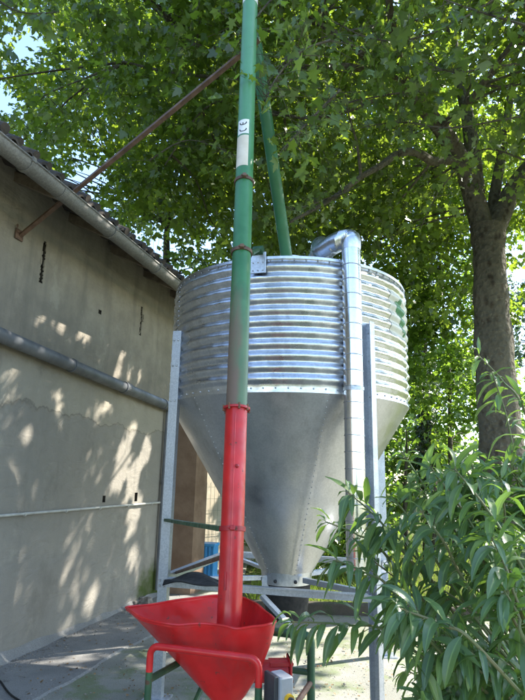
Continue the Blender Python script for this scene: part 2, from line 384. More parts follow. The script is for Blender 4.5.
# gutter: half round
def gutter(r, n_c, zc, mat):
    mb = MB(); nseg = 14; vs = []; Us = [UL-.2, U1+.02-.0]
    prof = [(math.cos(t)*r, math.sin(t)*r) for t in [math.pi+math.pi*i/nseg for i in range(nseg+1)]]
    prof = prof + [(prof[-1][0]+.012, .006), (prof[-1][0]+.01, .018), (prof[-1][0]-.004, .012)]
    prof += [((x)*.93, y*.93+.001) for x, y in prof[nseg::-1]]
    L = len(prof)
    for u in Us: vs += [B(u, n_c+x, zc+y) for x, y in prof]
    mb.add(vs, [(i, (i+1) % L, L+(i+1) % L, L+i) for i in range(L)]+[tuple(range(L))], True)
    return mb.build('gutter', mat, house, sharp=50)
gut = gutter(GR, GN, GZ, 'zincgut')
for px, py in ((25, 165), (110, 232), (155, 270)):
    u, _ = onwall(px, py, GN)
    g = MB(); pts = [B(u, GN+math.cos(t)*(GR+.006), GZ+math.sin(t)*(GR+.006)) for t in [math.pi*.98+math.pi*1.04*i/16 for i in range(17)]]
    for a, b in zip(pts, pts[1:]): g.bar(a, b, .028, .007, upv=(a-B(u, GN, GZ)))
    g.box(B(u, GN+GR+.008, GZ+.012), U*.02, N*.008, Z*.02)
    g.build('gutter_bracket', 'zincgut', gut)
# joint collar
for px, py in ((60, 195),):
    u, _ = onwall(px, py, GN); g = MB(); pts = [B(u, GN+math.cos(t)*(GR+.004), GZ+math.sin(t)*(GR+.004)) for t in [math.pi+math.pi*i/16 for i in range(17)]]
    for a, b in zip(pts, pts[1:]): g.bar(a, b, .07, .004, upv=(a-B(u, GN, GZ)))
    g.build('joint', 'zincgut', gut)
# big sloping grey pipe on the wall
r_ = .065; ua, za = onwall(0, 335, .09); ub, zb = onwall(163, 404, .09); sl = (zb-za)/(ub-ua)
pA = B(ua-4, .09, za-4*sl); pB = B(.85, .09, zb+sl*(.85-ub))
mb = MB(); mb.tube([pA, pB], r_, 20); dp = mb.build('drain_pipe', 'pvc', house)
for f in (.30, .62, .92):
    a = B(ua, .09, za).lerp(pB, f); g = MB(); g.ring(a, pB-pA, r_+.001, .008, .14 if f == .62 else .03, 20)
    if f != .62: g.box(a-N*.06+Z*.0, N*.04, U*.012, Z*.03)
    g.build('pipe_bracket' if f != .62 else 'coupling', 'pvc', dp)
mb = MB(); mb.tube([B(.80, .05, 2.62), B(.80, .05, .1)], .026, 12); mb.ring(B(.80, .05, 1.5), Z, .027, .008, .03); mb.build('down_pipe', 'pvc', house)
# thin pale conduit
mb = MB(); mb.tube([B(UL, .028, 1.225), B(.78, .028, 1.235)], .0125, 10); cn = mb.build('conduit', 'conduit', house)
for k in range(7):
    u = .52-k*.62; g = MB(); g.ring(B(u, .028, 1.228), U, .013, .005, .02, 10); g.box(B(u, .01, 1.228), N*.012, U*.006, Z*.012); g.build('clip', 'conduit', cn)

# iron brace from wall to auger
AUG0 = at(229, 628, 2.70); AP = at(250.2, 5, 3.42); AD = (AP-AUG0).normalized()
def AUG(z): return AUG0+AD*((z-AUG0.z)/AD.z)
AUGR = .0565
u, z = onwall(18, 235); a = B(u, .01, z); v = ray(258, 38); tt = 3.44/v.y; b = EYE+v*tt
brace = thing('iron_brace', 'long rusty angle iron running from the house wall up to the green tube', 'brace', a)
mb = MB(); d = (b-a).normalized(); s_ = d.cross(Vector((0, -1, .5))).normalized(); t_ = d.cross(s_).normalized()
mb.box((a+b)/2, s_*.017, t_*.003, (b-a)/2); mb.box((a+b)/2+s_*.015+t_*.0175, s_*.002, t_*.0142, (b-a)/2)
mb.build('angle_bar', 'rustbar', brace)
mb = MB(); mb.box(a+N*.004, U*.05, N*.006, Z*.05); mb.ball(a+N*.015+U*.03, .013); mb.ball(a+N*.015-U*.03+Z*.02, .013); mb.ball(a+N*.012-U*.045+Z*.07, .01, sz=2)
mb.build('wall_plate', 'rustbar', brace)

# ------------------------------------------------------------------ ground
mb = MB(); S = 400; n = 40
vs = []; 
for i in range(n+1):
    for j in range(n+1):
        x = -S+2*S*i/n; y = -S+2*S*j/n; vs.append((x, y, -.03))
mb.add(vs, [(i*(n+1)+j, (i+1)*(n+1)+j, (i+1)*(n+1)+j+1, i*(n+1)+j+1) for i in range(n) for j in range(n)])
mb.build('ground', 'ground', kind='structure')
mb = MB(); 
yc = [B(UL-1, 0, 0), Vector((8, -6, 0)), Vector((8, 7.5, 0)), Vector((-.25, 7.5, 0)), Vector((-.2, 11.5, 0)), B(4.5, -1, 0), B(1.2, -1, 0)]
for p in yc: p.z = 0
mb.add([*yc, *[p-Z*.1 for p in yc]], [tuple(range(7))]+[(i, (i+7), (i+1) % 7+7, (i+1) % 7) for i in range(7)])
mb.build('concrete_yard', 'conc', kind='structure')
mb = MB(); vs = []; n = 60
for i in range(n+1):
    u = UL+(UR+.1-UL)*i/n; e = .78+random.uniform(-.02, .02)+.03*math.sin(i*.8)
    p = B(u, 0, .016); q1 = B(u, e, .012); q2 = B(u, e+.03, -.004)
    vs += [p, q1, q2]
mb.add(vs, [(i*3+j, i*3+j+3, i*3+j+4, i*3+j+1) for i in range(n) for j in range(2)])
mb.build('concrete_apron', 'apron', kind='structure')
# low kerb behind silo
mb = MB(); a = atZ(236, 612, 0); b = atZ(420, 618, 0); b = a+(b-a)*3; mb.bar(Vector((a.x, a.y+.08, .05)), Vector((b.x, b.y+.08, .05)), .16, .14, bev=.012)
tag(mb.build('garden_kerb', 'kerb'), 'low dark stained kerb between concrete yard and sunlit grass', 'kerb')

# ------------------------------------------------------------------ silo
SC = EYE+Vector((math.sin(R(2.85)), math.cos(R(2.85)), 0))*5.0; SC.z = 0
SR = 1.083; ZW, ZT = 2.225, 3.27
silo = thing('feed_silo', 'galvanized feed silo with ribbed drum, steel cone and four legs', 'silo', SC)
view = math.atan2(-SC.y, -SC.x)    # angle from silo centre towards camera
def SP(th, r, z):                  # th: degrees to the right of the camera-facing generator
    t = view+R(th); return Vector((SC.x+math.cos(t)*r, SC.y+math.sin(t)*r, z))
seams = [-64, -19.5, 27.5, 72.5, 117.5, 162.5, 207.5, 252.5]
NR = 11; PT = .0885
def seamk(th):
    d = min(abs((th-s_+180) % 360-180) for s_ in seams); return min(1., max(.18, (d-.6)/2.2))
def prof(z, th=0, k=1.):
    zz = z-(ZW+.045)
    if zz < 0 or zz > NR*PT: return 0
    ph = (zz/PT) % 1; w_ = .5-.5*math.cos(2*math.pi*ph); return .024*(w_**.75)*k
zl = [ZW, ZW+.02]+[ZW+.045+PT*i/9 for i in range(NR*9+1)]+[ZT-.015, ZT]
NT_ = 360; vs = []
for i in range(NT_):
    th = i*360/NT_; k = seamk(th)
    for z in zl: vs.append(SP(th, SR-.012+prof(z, th, k)+.0022*math.sin(th*.31+z*9)*math.sin(th*.11+z*4+1)+.0012*math.sin(th*.9+z*23), z))
L = len(zl); mb = MB()
mb.add(vs, [(i*L+j, i*L+j+1, ((i+1) % NT_)*L+j+1, ((i+1) % NT_)*L+j) for i in range(NT_) for j in range(L-1)], True)
drum = mb.build('drum', 'galv', silo, sharp=75)
mb = MB()
for s_ in seams[:4]+seams[6:]:
    for j in range(NR*2+1):
        mb.ball(SP(s_-.9, SR-.008+prof(ZW+.045+PT*j/2, 0, .2), ZW+.045+PT*j/2), .007, n=6)
for i in range(72): mb.ball(SP(i*5, SR-.008, ZW+.02), .0075, n=6); mb.ball(SP(i*5+2, SR-.006, ZT-.018), .0065, n=6)
mb.build('seam_bolts', 'bolt', drum)['kind'] = 'stuff'
mb = MB(); mb.ring(SC+Z*(ZT), Z, SR-.02, .022, .022, 160); mb.build('rim', 'galv', silo)
mb = MB(); n = 96; vs = [SP(i*360/n, SR-.02, ZT+.005) for i in range(n)]+[SP(i*360/n, .2, ZT+.33) for i in range(n)]+[SP(i*360/n, .2, ZT+.40) for i in range(n)]
mb.add(vs, [(j*n+i, j*n+(i+1) % n, (j+1)*n+(i+1) % n, (j+1)*n+i) for j in range(2) for i in range(n)]+[tuple(range(2*n, 3*n))], True)
mb.build('lid', 'galv', silo)
# cone
ZC = .80; RC = .205; n = 240; nz = 14; vs = []
cs = [15, 75, 135, 195, 255, 315.5]
for j in range(nz+1):
    f = j/nz; z = ZW-.012+(ZC-ZW+.012)*f; r = (SR-.004)+(RC-SR+.004)*f
    for i in range(n):
        th = i*360/n; dd = min(abs((th-c_+180) % 360-180) for c_ in cs)*r
        vs.append(SP(th, r+(.004 if dd < 1.6 else 0)-.006*math.sin(math.pi*f)*abs(math.cos(R(th*3+45))), z))
mb = MB(); mb.add(vs, [(j*n+i, (j+1)*n+i, (j+1)*n+(i+1) % n, j*n+(i+1) % n) for j in range(nz) for i in range(n)], True)
cone = mb.build('cone', 'cone', silo, sharp=60)
mb = MB(); mb.ring(SC+Z*(ZW-.004), Z, SR-.02, .021, .016, 160); mb.build('joint_flange', 'galv', silo)
mb = MB()
for c_ in cs:
    for j in range(34):
        f = (j+.5)/34; z = ZW+(ZC-ZW)*f; r = SR+(RC-SR)*f
        mb.ball(SP(c_+1.1/max(r, .3), r+.005, z), .0058, n=6); 
mb.build('seam_bolts', 'bolt', cone)['kind'] = 'stuff'
mb = MB(); mb.tube([SC+Z*(ZC+.03), SC+Z*(ZC-.012), SC+Z*(ZC-.07)], [RC+.018, RC+.012, RC+.012], 48, True); coll = mb.build('outlet_collar', 'galv', silo)
mb = MB()
for k in range(8): mb.ball(SP(k*45+20, RC+.014, ZC-.035), .016, n=8)
mb.each('collar_bolt', 'ink', coll)
mb = MB(); mb.tube([SC+Z*(ZC-.065), SC+Z*(ZC-.12), SC+Z*(ZC-.32), SC+Z*(ZC-.36)], [RC+.006, RC, RC-.03, RC-.045], 40); mb.build('outlet_boot', 'black', silo)
# legs
def channel(mb, c, z0, z1, wdir, w_, dep, t=.005):
    """C-channel: web centred at c, width along wdir, flanges pointing along n"""
    x = Vector(wdir).normalized(); return x
def leg(th, r, openn, z1):
    c = SP(th, r, 0); o = Vector(openn).normalized(); x = o.cross(Z).normalized(); w_, dp_, t = .076, .05, .006
    mb = MB(); zm = z1/2; H = Z*(z1/2)
    mb.box(c+Z*zm, x*w_/2, o*t/2, H)
    for sgn in (-1, 1): mb.box(c+x*sgn*(w_/2-t/2)+o*(dp_/2+t/2+.0005)+Z*zm, x*t/2, o*dp_/2, H)
    mb.box(c+o*dp_/2+Z*.006, x*.09, o*.08, Z*.006)
    l_ = mb.build('leg', 'steel', silo)
    g = MB()
    for zz in (ZC+.02, ZC-.02, ZW-.02, z1-.08, z1-.3): g.ball(c-o*.004+Z*zz+x*.015, .011, n=6); g.ball(c-o*.004+Z*zz-x*.02, .011, n=6)
    g.each('leg_bolt', 'bolt', l_); return c
LR = SR+.03
t1 = -57.5; t2 = 33.5
fwd = (SC-EYE); fwd.z = 0; fwd.normalize()
cL = leg(t1, LR+.01, Vector((.25, .97, 0)), 2.80); cR = leg(t2, LR+.02, Vector((-.72, -.69, 0)), 2.78)
cBR = leg(t1+180, LR, Vector((0, 1, 0)), 2.8); cBL = leg(t2+180, LR, Vector((0, 1, 0)), 2.8)
def beam(a, b, z, w_=.045, h=.055, za=0, zb=0):
    mb = MB(); a = Vector(a); b = Vector(b); d = (b-a).normalized(); a = a+d*.02+Z*(z+za); b = b-d*.02+Z*(z+zb)
    x = d.cross(Z).normalized()
    mb.box((a+b)/2, x*.003, Z*h/2, (b-a)/2); mb.box((a+b)/2+x*(w_/2+.0035)+Z*(h/2-.003), x*w_/2, Z*.003, (b-a)/2)
    return mb
zb_ = ZC+.02
beam(cL+Vector((.02, -.05, 0)), cR+Vector((-.02, -.03, 0)), zb_-.01).build('cross_beam', 'steel', silo)
beam(cBL, cL, zb_).build('cross_beam', 'steel', silo)
beam(cR, cBR, zb_).build('cross_beam', 'steel', silo)
beam(cBR, cBL, zb_).build('cross_beam', 'steel', silo)
for th, c in ((t1, cL), (t2, cR), (t1+180, cBR), (t2+180, cBL)):
    e = SP(th, RC+.02, 0); beam(c, e, zb_, .035, .04, 0, -.04).build('strut', 'steel', silo)
mb = MB(); e = SP(t1+6, RC+.02, 0); mb.box(e+Z*(zb_-.09), Vector((.03, 0, 0)), Vector((0, .004, 0)), Z*.07); mb.build('hanger_plate', 'steel', silo)
mb = MB(); mb.bar(at(262, 596, 4.3), at(290, 626, 4.15), .05, .025); mb.build('slide_gate_lever', 'steel', silo)
# bracket plate at the rim
tp = -12.7
mb = MB(); p = SP(tp, SR+.02, ZT-.045); rad = (p-SC); rad.z = 0; rad.normalize(); tan = rad.cross(Z)
mb.box(p, tan*.062, rad*.004, Z*.088, .003); plate = mb.build('bracket_plate', 'steel', silo)
mb = MB()
for a in (-.04, 0, .04):
    for b in (-.065, 0, .065): mb.ball(p+rad*.006+tan*a+Z*b, .006, n=6)
mb.each('plate_bolt', 'bolt', plate)
mb = MB(); pc = p+Z*.10; mb.tube([pc-tan*.04+rad*.0, pc+tan*.04], .038, 16); mb.build('saddle_clamp', 'dkgreen', plate)
# label with green emblem, follows the ribs
def rib_patch(t0, t1_, z0, z1, off, n=14, mz=60, shape=None):
    mb = MB(); vs = []; ids = {}; 
    def P(i, j):
        if (i, j) not in ids:
            th = t0+(t1_-t0)*i/n; z = z0+(z1-z0)*j/mz; ids[(i, j)] = len(vs); vs.append(SP(th, SR-.012+prof(z, th, seamk(th))+off, z))
        return ids[(i, j)]
    fs = []
    for i in range(n):
        for j in range(mz):
            if shape and not shape((i+.5)/n, (j+.5)/mz): continue
            fs.append((P(i, j), P(i, j+1), P(i+1, j+1), P(i+1, j)))
    mb.add(vs, fs, True); return mb
lab = rib_patch(50, 82, 2.76, 3.16, .003).build('label', 'labelm', silo)
def emb(x, y):
    b1 = [(.3, .74, .15), (.52, .84, .15), (.5, .62, .17), (.76, .7, .15), (.6, .45, .14), (.8, .36, .12), (.66, .24, .11), (.88, .15, .09)]
    return any((x-a)**2+(y-b)**2 < r*r for a, b, r in b1)
rib_patch(53, 68, 2.78, 3.12, .005, 24, 60, emb).build('emblem', 'logo', lab)
# filling pipe with elbow
pp = at(352, 300, 3.92); pipeR = .072; pb = Vector((pp.x, pp.y, .98)); zt = 3.28
top = at(353, 248, 3.92).z
pts = [Vector((pp.x, pp.y, z)) for z in np.linspace(.98, top-.02, 17)]
mb = MB(); mb.tube(pts, pipeR, 32); fp = mb.build('filling_pipe', 'duct', silo)
mb = MB()
for i, z in enumerate(np.arange(1.08, top-.05, .118)):
    p = Vector((pp.x, pp.y, z)); mb.ring(p+Z*.0, Z+Vector((.06, .03, 0)), pipeR-.002, .0055, .006, 32)
mb.each('spiral_seam', 'bolt', fp)
mb = MB(); mb.ring(Vector((pp.x, pp.y, ZW+.02)), Z, pipeR, .006, .025, 32); mb.bar(Vector((pp.x, pp.y+pipeR, ZW+.02)), Vector((pp.x, pp.y+pipeR+.08, ZW+.02)), .02, .02); mb.build('pipe_strap', 'steel', fp)
end = at(318, 256, 4.35); end2 = end+Vector((-.10, .18, -.22))
ctl = [Vector((pp.x, pp.y, top-.02)), Vector((pp.x, pp.y, top+.06)), Vector((pp.x-.04, pp.y+.04, top+.085)), Vector((pp.x-.11, pp.y+.12, top+.09)), Vector((pp.x-.19, pp.y+.25, top+.08)), end+Vector((.02, -.05, .07)), end, end2]
def smoothp(c_, n=6):
    out = []
    for i in range(len(c_)-1):
        p0 = c_[max(i-1, 0)]; p1 = c_[i]; p2 = c_[i+1]; p3 = c_[min(i+2, len(c_)-1)]
        for k in range(n):
            t = k/n; out.append(.5*((2*p1)+(-p0+p2)*t+(2*p0-5*p1+4*p2-p3)*t*t+(-p0+3*p1-3*p2+p3)*t**3))
    return out+[c_[-1]]
sp = smoothp(ctl, 12); mb = MB(); mb.tube(sp, [pipeR+.002+(.008 if i % 2 and i > 12 else 0) for i in range(len(sp))], 28); mb.build('flexible_elbow', 'galv', silo, sharp=80)

# ------------------------------------------------------------------ auger
aug = thing('auger_conveyor', 'tall inclined auger tube, green above and red below, feeding the silo', 'auger', AUG0)
zf = 2.02
v = ray(233, 409); 
# find axis height whose projection is at given py
def aug_at(py):
    lo, hi = .5, 6.
    for _ in range(50):
        mid_ = (lo+hi)/2; p = AUG(mid_)-EYE; yy = 350-F*(p.dot(up)/p.dot(fw))
        if yy > py: lo = mid_
        else: hi = mid_
    return AUG(lo)
pf = aug_at(409); ptop = aug_at(-14); ctop = aug_at(6)
mb = MB(); mb.tube([AUG0-AD*.02, pf], AUGR+.001, 36); redt = mb.build('lower_tube', 'red', aug)
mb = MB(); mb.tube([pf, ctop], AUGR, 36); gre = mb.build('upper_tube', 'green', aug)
mb = MB(); mb.tube([ctop, ptop], AUGR+.0015, 36); mb.build('head_band', 'white', aug)
tocam = (EYE-pf); tocam = (tocam-AD*tocam.dot(AD)).normalized(); side = AD.cross(tocam).normalized()
if side.dot(rt) < 0: side = -side
mb = MB(); mb.ring(pf, AD, AUGR, .016, .012, 36); fl = mb.build('flange', 'red_old', aug)
mb = MB()
for k in range(8):
    t = 2*math.pi*k/8+.2; p = pf+(tocam*math.cos(t)+side*math.sin(t))*(AUGR+.013); mb.tube([p-AD*.016, p+AD*.016], .006, 6)
mb.each('flange_bolt', 'bolt_rust', fl)
def apt(s_, py_or_p, off): # s_: metres of arc from the camera-facing line
    t = s_/AUGR; return py_or_p+(tocam*math.cos(t)+side*math.sin(t))*(AUGR+off)
def apatch(s0, s1, p0, p1, off, n=14):
    mb = MB(); vs = [apt(s0+(s1-s0)*i/n, p, off) for p in (p0, p1) for i in range(n+1)]
    mb.add(vs, [(i, i+1, n+2+i, n+1+i) for i in range(n)], True); return mb
apatch(-.072, .020, aug_at(171), aug_at(141), .0008).build('paper_sticker', 'cream', gre)
ca, cb = aug_at(139.5), aug_at(125.5)
stk = apatch(-.062, .020, ca, cb, .0010).build('conformity_sticker', 'white', gre)
mb = MB(); Ls = (cb-ca).length
def stroke(pts, w_=.007):   # pts in (s across tube, t along tube 0..1)
    for (s0, t0), (s1, t1_) in zip(pts, pts[1:]):
        d = Vector((s1-s0, (t1_-t0)*Ls)); nrm = Vector((-d.y, d.x)).normalized()*w_/2; e = d.normalized()*.0008
        q_ = [(s0-e.x+nrm.x, t0*Ls-e.y+nrm.y), (s1+e.x+nrm.x, t1_*Ls+e.y+nrm.y), (s1+e.x-nrm.x, t1_*Ls+e.y-nrm.y), (s0-e.x-nrm.x, t0*Ls-e.y-nrm.y)]
        mb.add([apt(a, ca+AD*b, .0016) for a, b in q_], [(0, 1, 2, 3)])
rr = .023; sm = -.021
for tcen, mid_ in ((.34, False), (.80, True)):
    mb = MB()     # C and E, turned a quarter so they open upwards
    stroke([(sm+rr*math.cos(t), tcen+rr*math.sin(t)/Ls) for t in [math.pi*(1.0)+math.pi*i/14 for i in range(15)]])
    if mid_: stroke([(sm, tcen-rr/Ls), (sm, tcen-.004/Ls)])
    mb.build('letter', 'ink', stk)
# clamps
def clamp(p, mat, h=.022, bolts=True):
    mb = MB(); mb.ring(p, AD, AUGR+.001, .007, h, 32)
    if bolts: mb.box(p+tocam*(AUGR+.016), side*.012, tocam*.014, AD*h/2, .002); mb.tube([p+tocam*(AUGR+.02)-side*.022, p+tocam*(AUGR+.02)+side*.022], .005, 6)
    return mb.build('clamp', mat, aug)
clamp(aug_at(183), 'rustbar'); clamp(aug_at(253), 'rustbar')
clamp(aug_at(529), 'red_old'); 
p = aug_at(253); mb = MB(); mb.tube([p+side*AUGR, SP(tp, SR+.03, ZT+.06)], .017, 12); mb.build('stay_bar', 'dkgreen', aug)
mb = MB(); p = aug_at(529); mb.bar(p-side*(AUGR-.0), at(166, 520, cL.y), .035, .022); mb.build('stay_bar', 'dkgreen', aug)
mb = MB(); p = aug_at(556); mb.tube([p-side*.03, atZ(172, 574, .78)], .012, 8); mb.build('stay_bar', 'rustbar', aug)
# weld seam + inspection hatch on the red tube
mb = MB(); mb.tube([apt(-.004, aug_at(416), .0), apt(-.004, aug_at(600), .0)], .003, 6); mb.build('weld_seam', 'red', redt)
mb = MB(); mb.ball(apt(.012, aug_at(468), .003), .011, n=8); mb.tube([apt(-.024, aug_at(572), .004), apt(-.024, aug_at(590), .004)], .006, 8)
mb.each('latch', 'red_old', redt)
# drop chute
c0 = aug_at(-10); cbm = at(289, 262, SC.y-.35)+Vector((0, .0, -.1)); c0b = at(247, -14, c0.y+.17)
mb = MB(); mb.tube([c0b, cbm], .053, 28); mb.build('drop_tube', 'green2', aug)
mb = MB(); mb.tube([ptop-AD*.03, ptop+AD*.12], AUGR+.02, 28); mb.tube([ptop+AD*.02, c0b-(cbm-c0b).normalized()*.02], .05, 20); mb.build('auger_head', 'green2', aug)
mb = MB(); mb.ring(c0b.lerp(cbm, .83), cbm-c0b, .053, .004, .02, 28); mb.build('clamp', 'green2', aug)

# hopper
rz_ = 1.0
rim = [(126, 608), (138, 617), (156, 622.5), (174, 624.5), (192, 624.5), (210, 625), (224, 627), (236, 628.5), (250, 627.5), (264, 626), (272, 624.5), (275.5, 621), (270, 615), (263, 610), (255, 604), (246, 599), (236, 596.5), (226, 596), (208, 597), (186, 599.5), (163, 602.5), (142, 606)]
rimw = [atZ(x, y, rz_) for x, y in rim]
rp = smoothp(rimw+[rimw[0]], 4)[:-1]; n = len(rp)
cxy = at(226, 694, 2.62); bz = .655
hb = thing('grain_hopper', 'red steel auger hopper with pointed corners on a tubular frame', 'hopper', (cxy.x, cxy.y, 0))
levels = [(0, 0), (.03, .004), (.12, .03), (.3, .14), (.5, .31), (.7, .52), (.88, .76), (.97, .92), (1., 1.)]
cen = Vector((cxy.x, cxy.y, 0)); vo = []; vi = []
for (fz, fr) in levels:
    for k, p in enumerate(rp):
        a = math.atan2(p.y-cen.y, p.x-cen.x); r0 = Vector((p.x-cen.x, p.y-cen.y, 0)); rb = Vector((math.cos(a), math.sin(a), 0))*.055
        wv = .0022*math.sin(k*.37)+.0012*math.sin(k*.83) if fz < .05 else 0
        q_ = cen+r0.lerp(rb, fr+(fz-fr)*max(0, min(1, .5-r0.x*2.2))*(1 if fz > .05 else 0)); q_.z = rz_+(bz-rz_)*fz+wv; vo.append(q_)
        inn = r0.normalized()*.004; vi.append(q_-inn+Z*.001)
LV = len(levels); mb = MB(); m_ = LV*n
fs = [(j*n+k, (j+1)*n+k, (j+1)*n+(k+1) % n, j*n+(k+1) % n) for j in range(LV-1) for k in range(n)]
fs2 = [tuple(m_+i for i in f[::-1]) for f in fs]
fr_ = [(k, (k+1) % n, m_+(k+1) % n, m_+k) for k in range(n)]
mb.add(vo+vi, fs+fs2+fr_, True); bowl = mb.build('bowl', 'red', hb, sharp=28)
mb = MB(); rimt = [Vector(v_)+Z*.002 for v_ in vo[:n]]; mb.tube(rimt+[rimt[0]], .0055, 8, False); mb.build('rolled_edge', 'red', bowl)
mb = MB(); mb.tube([cen+Z*(bz+.01), cen+Z*(bz-.12)], .057, 28); mb.ring(cen+Z*(bz-.05), Z, .057, .018, .012, 28); mb.build('outlet_spout', 'red_old', hb)
# frame
fl0 = at(150.5, 650, 2.42); fr0 = at(259, 663, 2.28); ztop = .925
fl0.z = fr0.z = 0; sv = Vector((-(fr0-fl0).y, (fr0-fl0).x, 0)).normalized()*.5
if sv.y < 0: sv = -sv
def inv_u(mb_, a, b, zt_, zb0, r=.0138, rc=.035):
    d = (b-a).normalized(); pts = [a+Z*zb0]
    for i in range(7):
        t = math.pi/2*i/6; pts.append(a+d*(rc-rc*math.cos(t))+Z*(zt_-rc+rc*math.sin(t)))
    for i in range(7):
        t = math.pi/2*i/6; pts.append(b-d*(rc-rc*math.sin(t))+Z*(zt_-rc+rc*math.cos(t)))
    pts.append(b+Z*zb0); mb_.tube(pts, r, 14)
sp_z = .83
mb = MB(); inv_u(mb, fl0, fr0, ztop, sp_z, .0138); mb.build('front_frame', 'red', hb)
for c_ in (fl0, fr0):
    mb = MB(); mb.tube([c_+Z*sp_z, c_+Z*.0], .0141, 14); mb.build('leg', 'dkgreen', hb)
brc = at(311, 640, 2.86); brc.z = 0; blc = brc-(fr0-fl0)*1.0
mb = MB(); inv_u(mb, blc, brc, .86, .0, .019, .03); mb.build('rear_frame', 'dkgreen', hb)
mb = MB(); mb.tube([fl0+Z*.80, blc+Z*.80], .014, 10); mb.tube([fl0+Z*.25, blc+Z*.25], .014, 10); mb.tube([fl0+Z*.3, blc+Z*.78], .012, 10); mb.each('side_rail', 'dkgreen', hb)
mb = MB(); mb.tube([fr0+Z*.58, brc+Z*.66], .013, 10); mb.tube([fr0+Z*.25, brc+Z*.25], .014, 10); mb.each('side_rail', 'rustbar', hb)
mb = MB(); mb.tube([brc+Z*.70, blc+Z*.70], .014, 10); mb.build('rear_rail', 'dkgreen', hb)
mb = MB()
for x in (.33, .68): p = fl0.lerp(fr0, x)+Z*(ztop); mb.box(p+sv.normalized()*.02, (fr0-fl0).normalized()*.03, sv.normalized()*.02, Z*.004)
mb.each('weld_tab', 'red', hb)
# drive unit
p = at(276, 671, 2.62); drv = MB(); X_ = Vector((.98, .1, .0)).normalized(); Y_ = Vector((-.1, .98, 0)).normalized()
drv.tube([p-X_*.10, p+X_*.05], .045, 20); drv.box(p+X_*.058, X_*.005, Y_*.06, Z*.055, .004); drv.box(p+X_*.02+Z*.035, X_*.05, Y_*.04, Z*.006); drv.tube([p-X_*.02, p-X_*.02-Z*.1], .03, 16)
du = drv.build('gearbox', 'red_old', hb)
mb = MB()
for k in range(4): t = k*math.pi/2+.7; mb.ball(p+X_*.066+Y_*.05*math.cos(t)+Z*.046*math.sin(t), .008, n=6)
mb.each('gearbox_bolt', 'bolt_rust', du)
bx = at(281, 694, 2.30); yw = R(-14); X_ = Vector((math.cos(yw), math.sin(yw), 0)); Y_ = Vector((-math.sin(yw), math.cos(yw), 0))
X2 = Vector((math.cos(R(28)), math.sin(R(28)), 0)); Y2 = Vector((-math.sin(R(28)), math.cos(R(28)), 0))
mb = MB(); mb.box(bx, X2*.028, Y2*.045, Z*.07, .005); sb = mb.build('switch_box', 'greybox', hb)
mb = MB(); mb.box(bx-X2*.037+Y2*.012, X2*.009, Y2*.042, Z*.072, .003); mb.build('back_plate', 'darkbox', sb)
mb = MB(); q_ = bx-Y2*.045+X2*.006-Z*.004; mb.tube([q_, q_-Y2*.012], .019, 20); kb = mb.build('switch_guard', 'yellow', sb)
mb = MB(); mb.tube([q_-Y2*.012, q_-Y2*.03], .011, 14); mb.box(q_-Y2*.028, X2*.004, Y2*.006, Z*.013, .001); mb.build('switch_knob', 'darkbox', sb)
mb = MB(); mb.tube(smoothp([bx-Z*.07, bx-Z*.16+X2*.03, bx-Z*.2-X2*.05, p-Z*.1], 6), .006, 8); mb.build('cable', 'black', hb)

# ------------------------------------------------------------------ small things
# dark rubber mat lying over the left beam
mb = MB(); cm_ = atZ(194, 582, zb_+.035)+Vector((0, .12, 0)); n1, n2 = 16, 8; vs = []
for i in range(n1+1):
    for j in range(n2+1):
        a = i/n1-.5; b = j/n2-.5; w_ = 1-(2*a)**2*.55
        vs.append(cm_+Vector((a*.46, b*.40*w_+a*.02, .03*math.cos(a*3)+.012*math.sin(a*9+b*5)-.07*max(0, a-.1)-.02)))
k = len(vs); vs += [v_-Z*.008 for v_ in vs]; fs = []
idx = lambda i, j: i*(n2+1)+j
for i in range(n1):
    for j in range(n2):
        f = (idx(i, j), idx(i+1, j), idx(i+1, j+1), idx(i, j+1)); fs += [f, tuple(x+k for x in f[::-1])]
for i in range(n1): fs += [(idx(i, 0), idx(i, 0)+k, idx(i+1, 0)+k, idx(i+1, 0)), (idx(i, n2), idx(i+1, n2), idx(i+1, n2)+k, idx(i, n2)+k)]
for j in range(n2): fs += [(idx(0, j), idx(0, j+1), idx(0, j+1)+k, idx(0, j)+k), (idx(n1, j), idx(n1, j)+k, idx(n1, j+1)+k, idx(n1, j+1))]
mb.add(vs, fs, True); tag(mb.build('rubber_mat', 'black'), 'dark rubber sheet resting on the silo frame beside the left leg', 'mat')
# blue crate
g = atZ(205, 578, 0); cr = thing('blue_crate', 'light blue ribbed plastic crate standing upright by the beige wall', 'crate', (g.x, g.y, 0))
X_ = Vector((.97, -.22, 0)); Y_ = Vector((.22, .97, 0)); hw, hh, hd = .19, .27, .12
mb = MB(); c_ = Vector((g.x, g.y, hh))
mb.box(c_, X_*(hw-.02), Y_*hd, Z*(hh-.02))
for k in range(6): mb.box(c_-Y_*(hd+.008)+X_*(-hw+.03+k*(hw*2-.06)/5), X_*.012, Y_*.008, Z*(hh-.012), .002)
mb.build('body', 'blue', cr)
mb = MB()
for s_ in (-1, 1): mb.box(c_+Z*s_*(hh-.02)-Y_*.004, X_*hw, Y_*(hd+.02), Z*.022, .006)
mb.box(c_-Y_*(.012), X_*hw, Y_*(hd+.01), Z*.012)
mb.each('crate_rim', 'blue', cr)
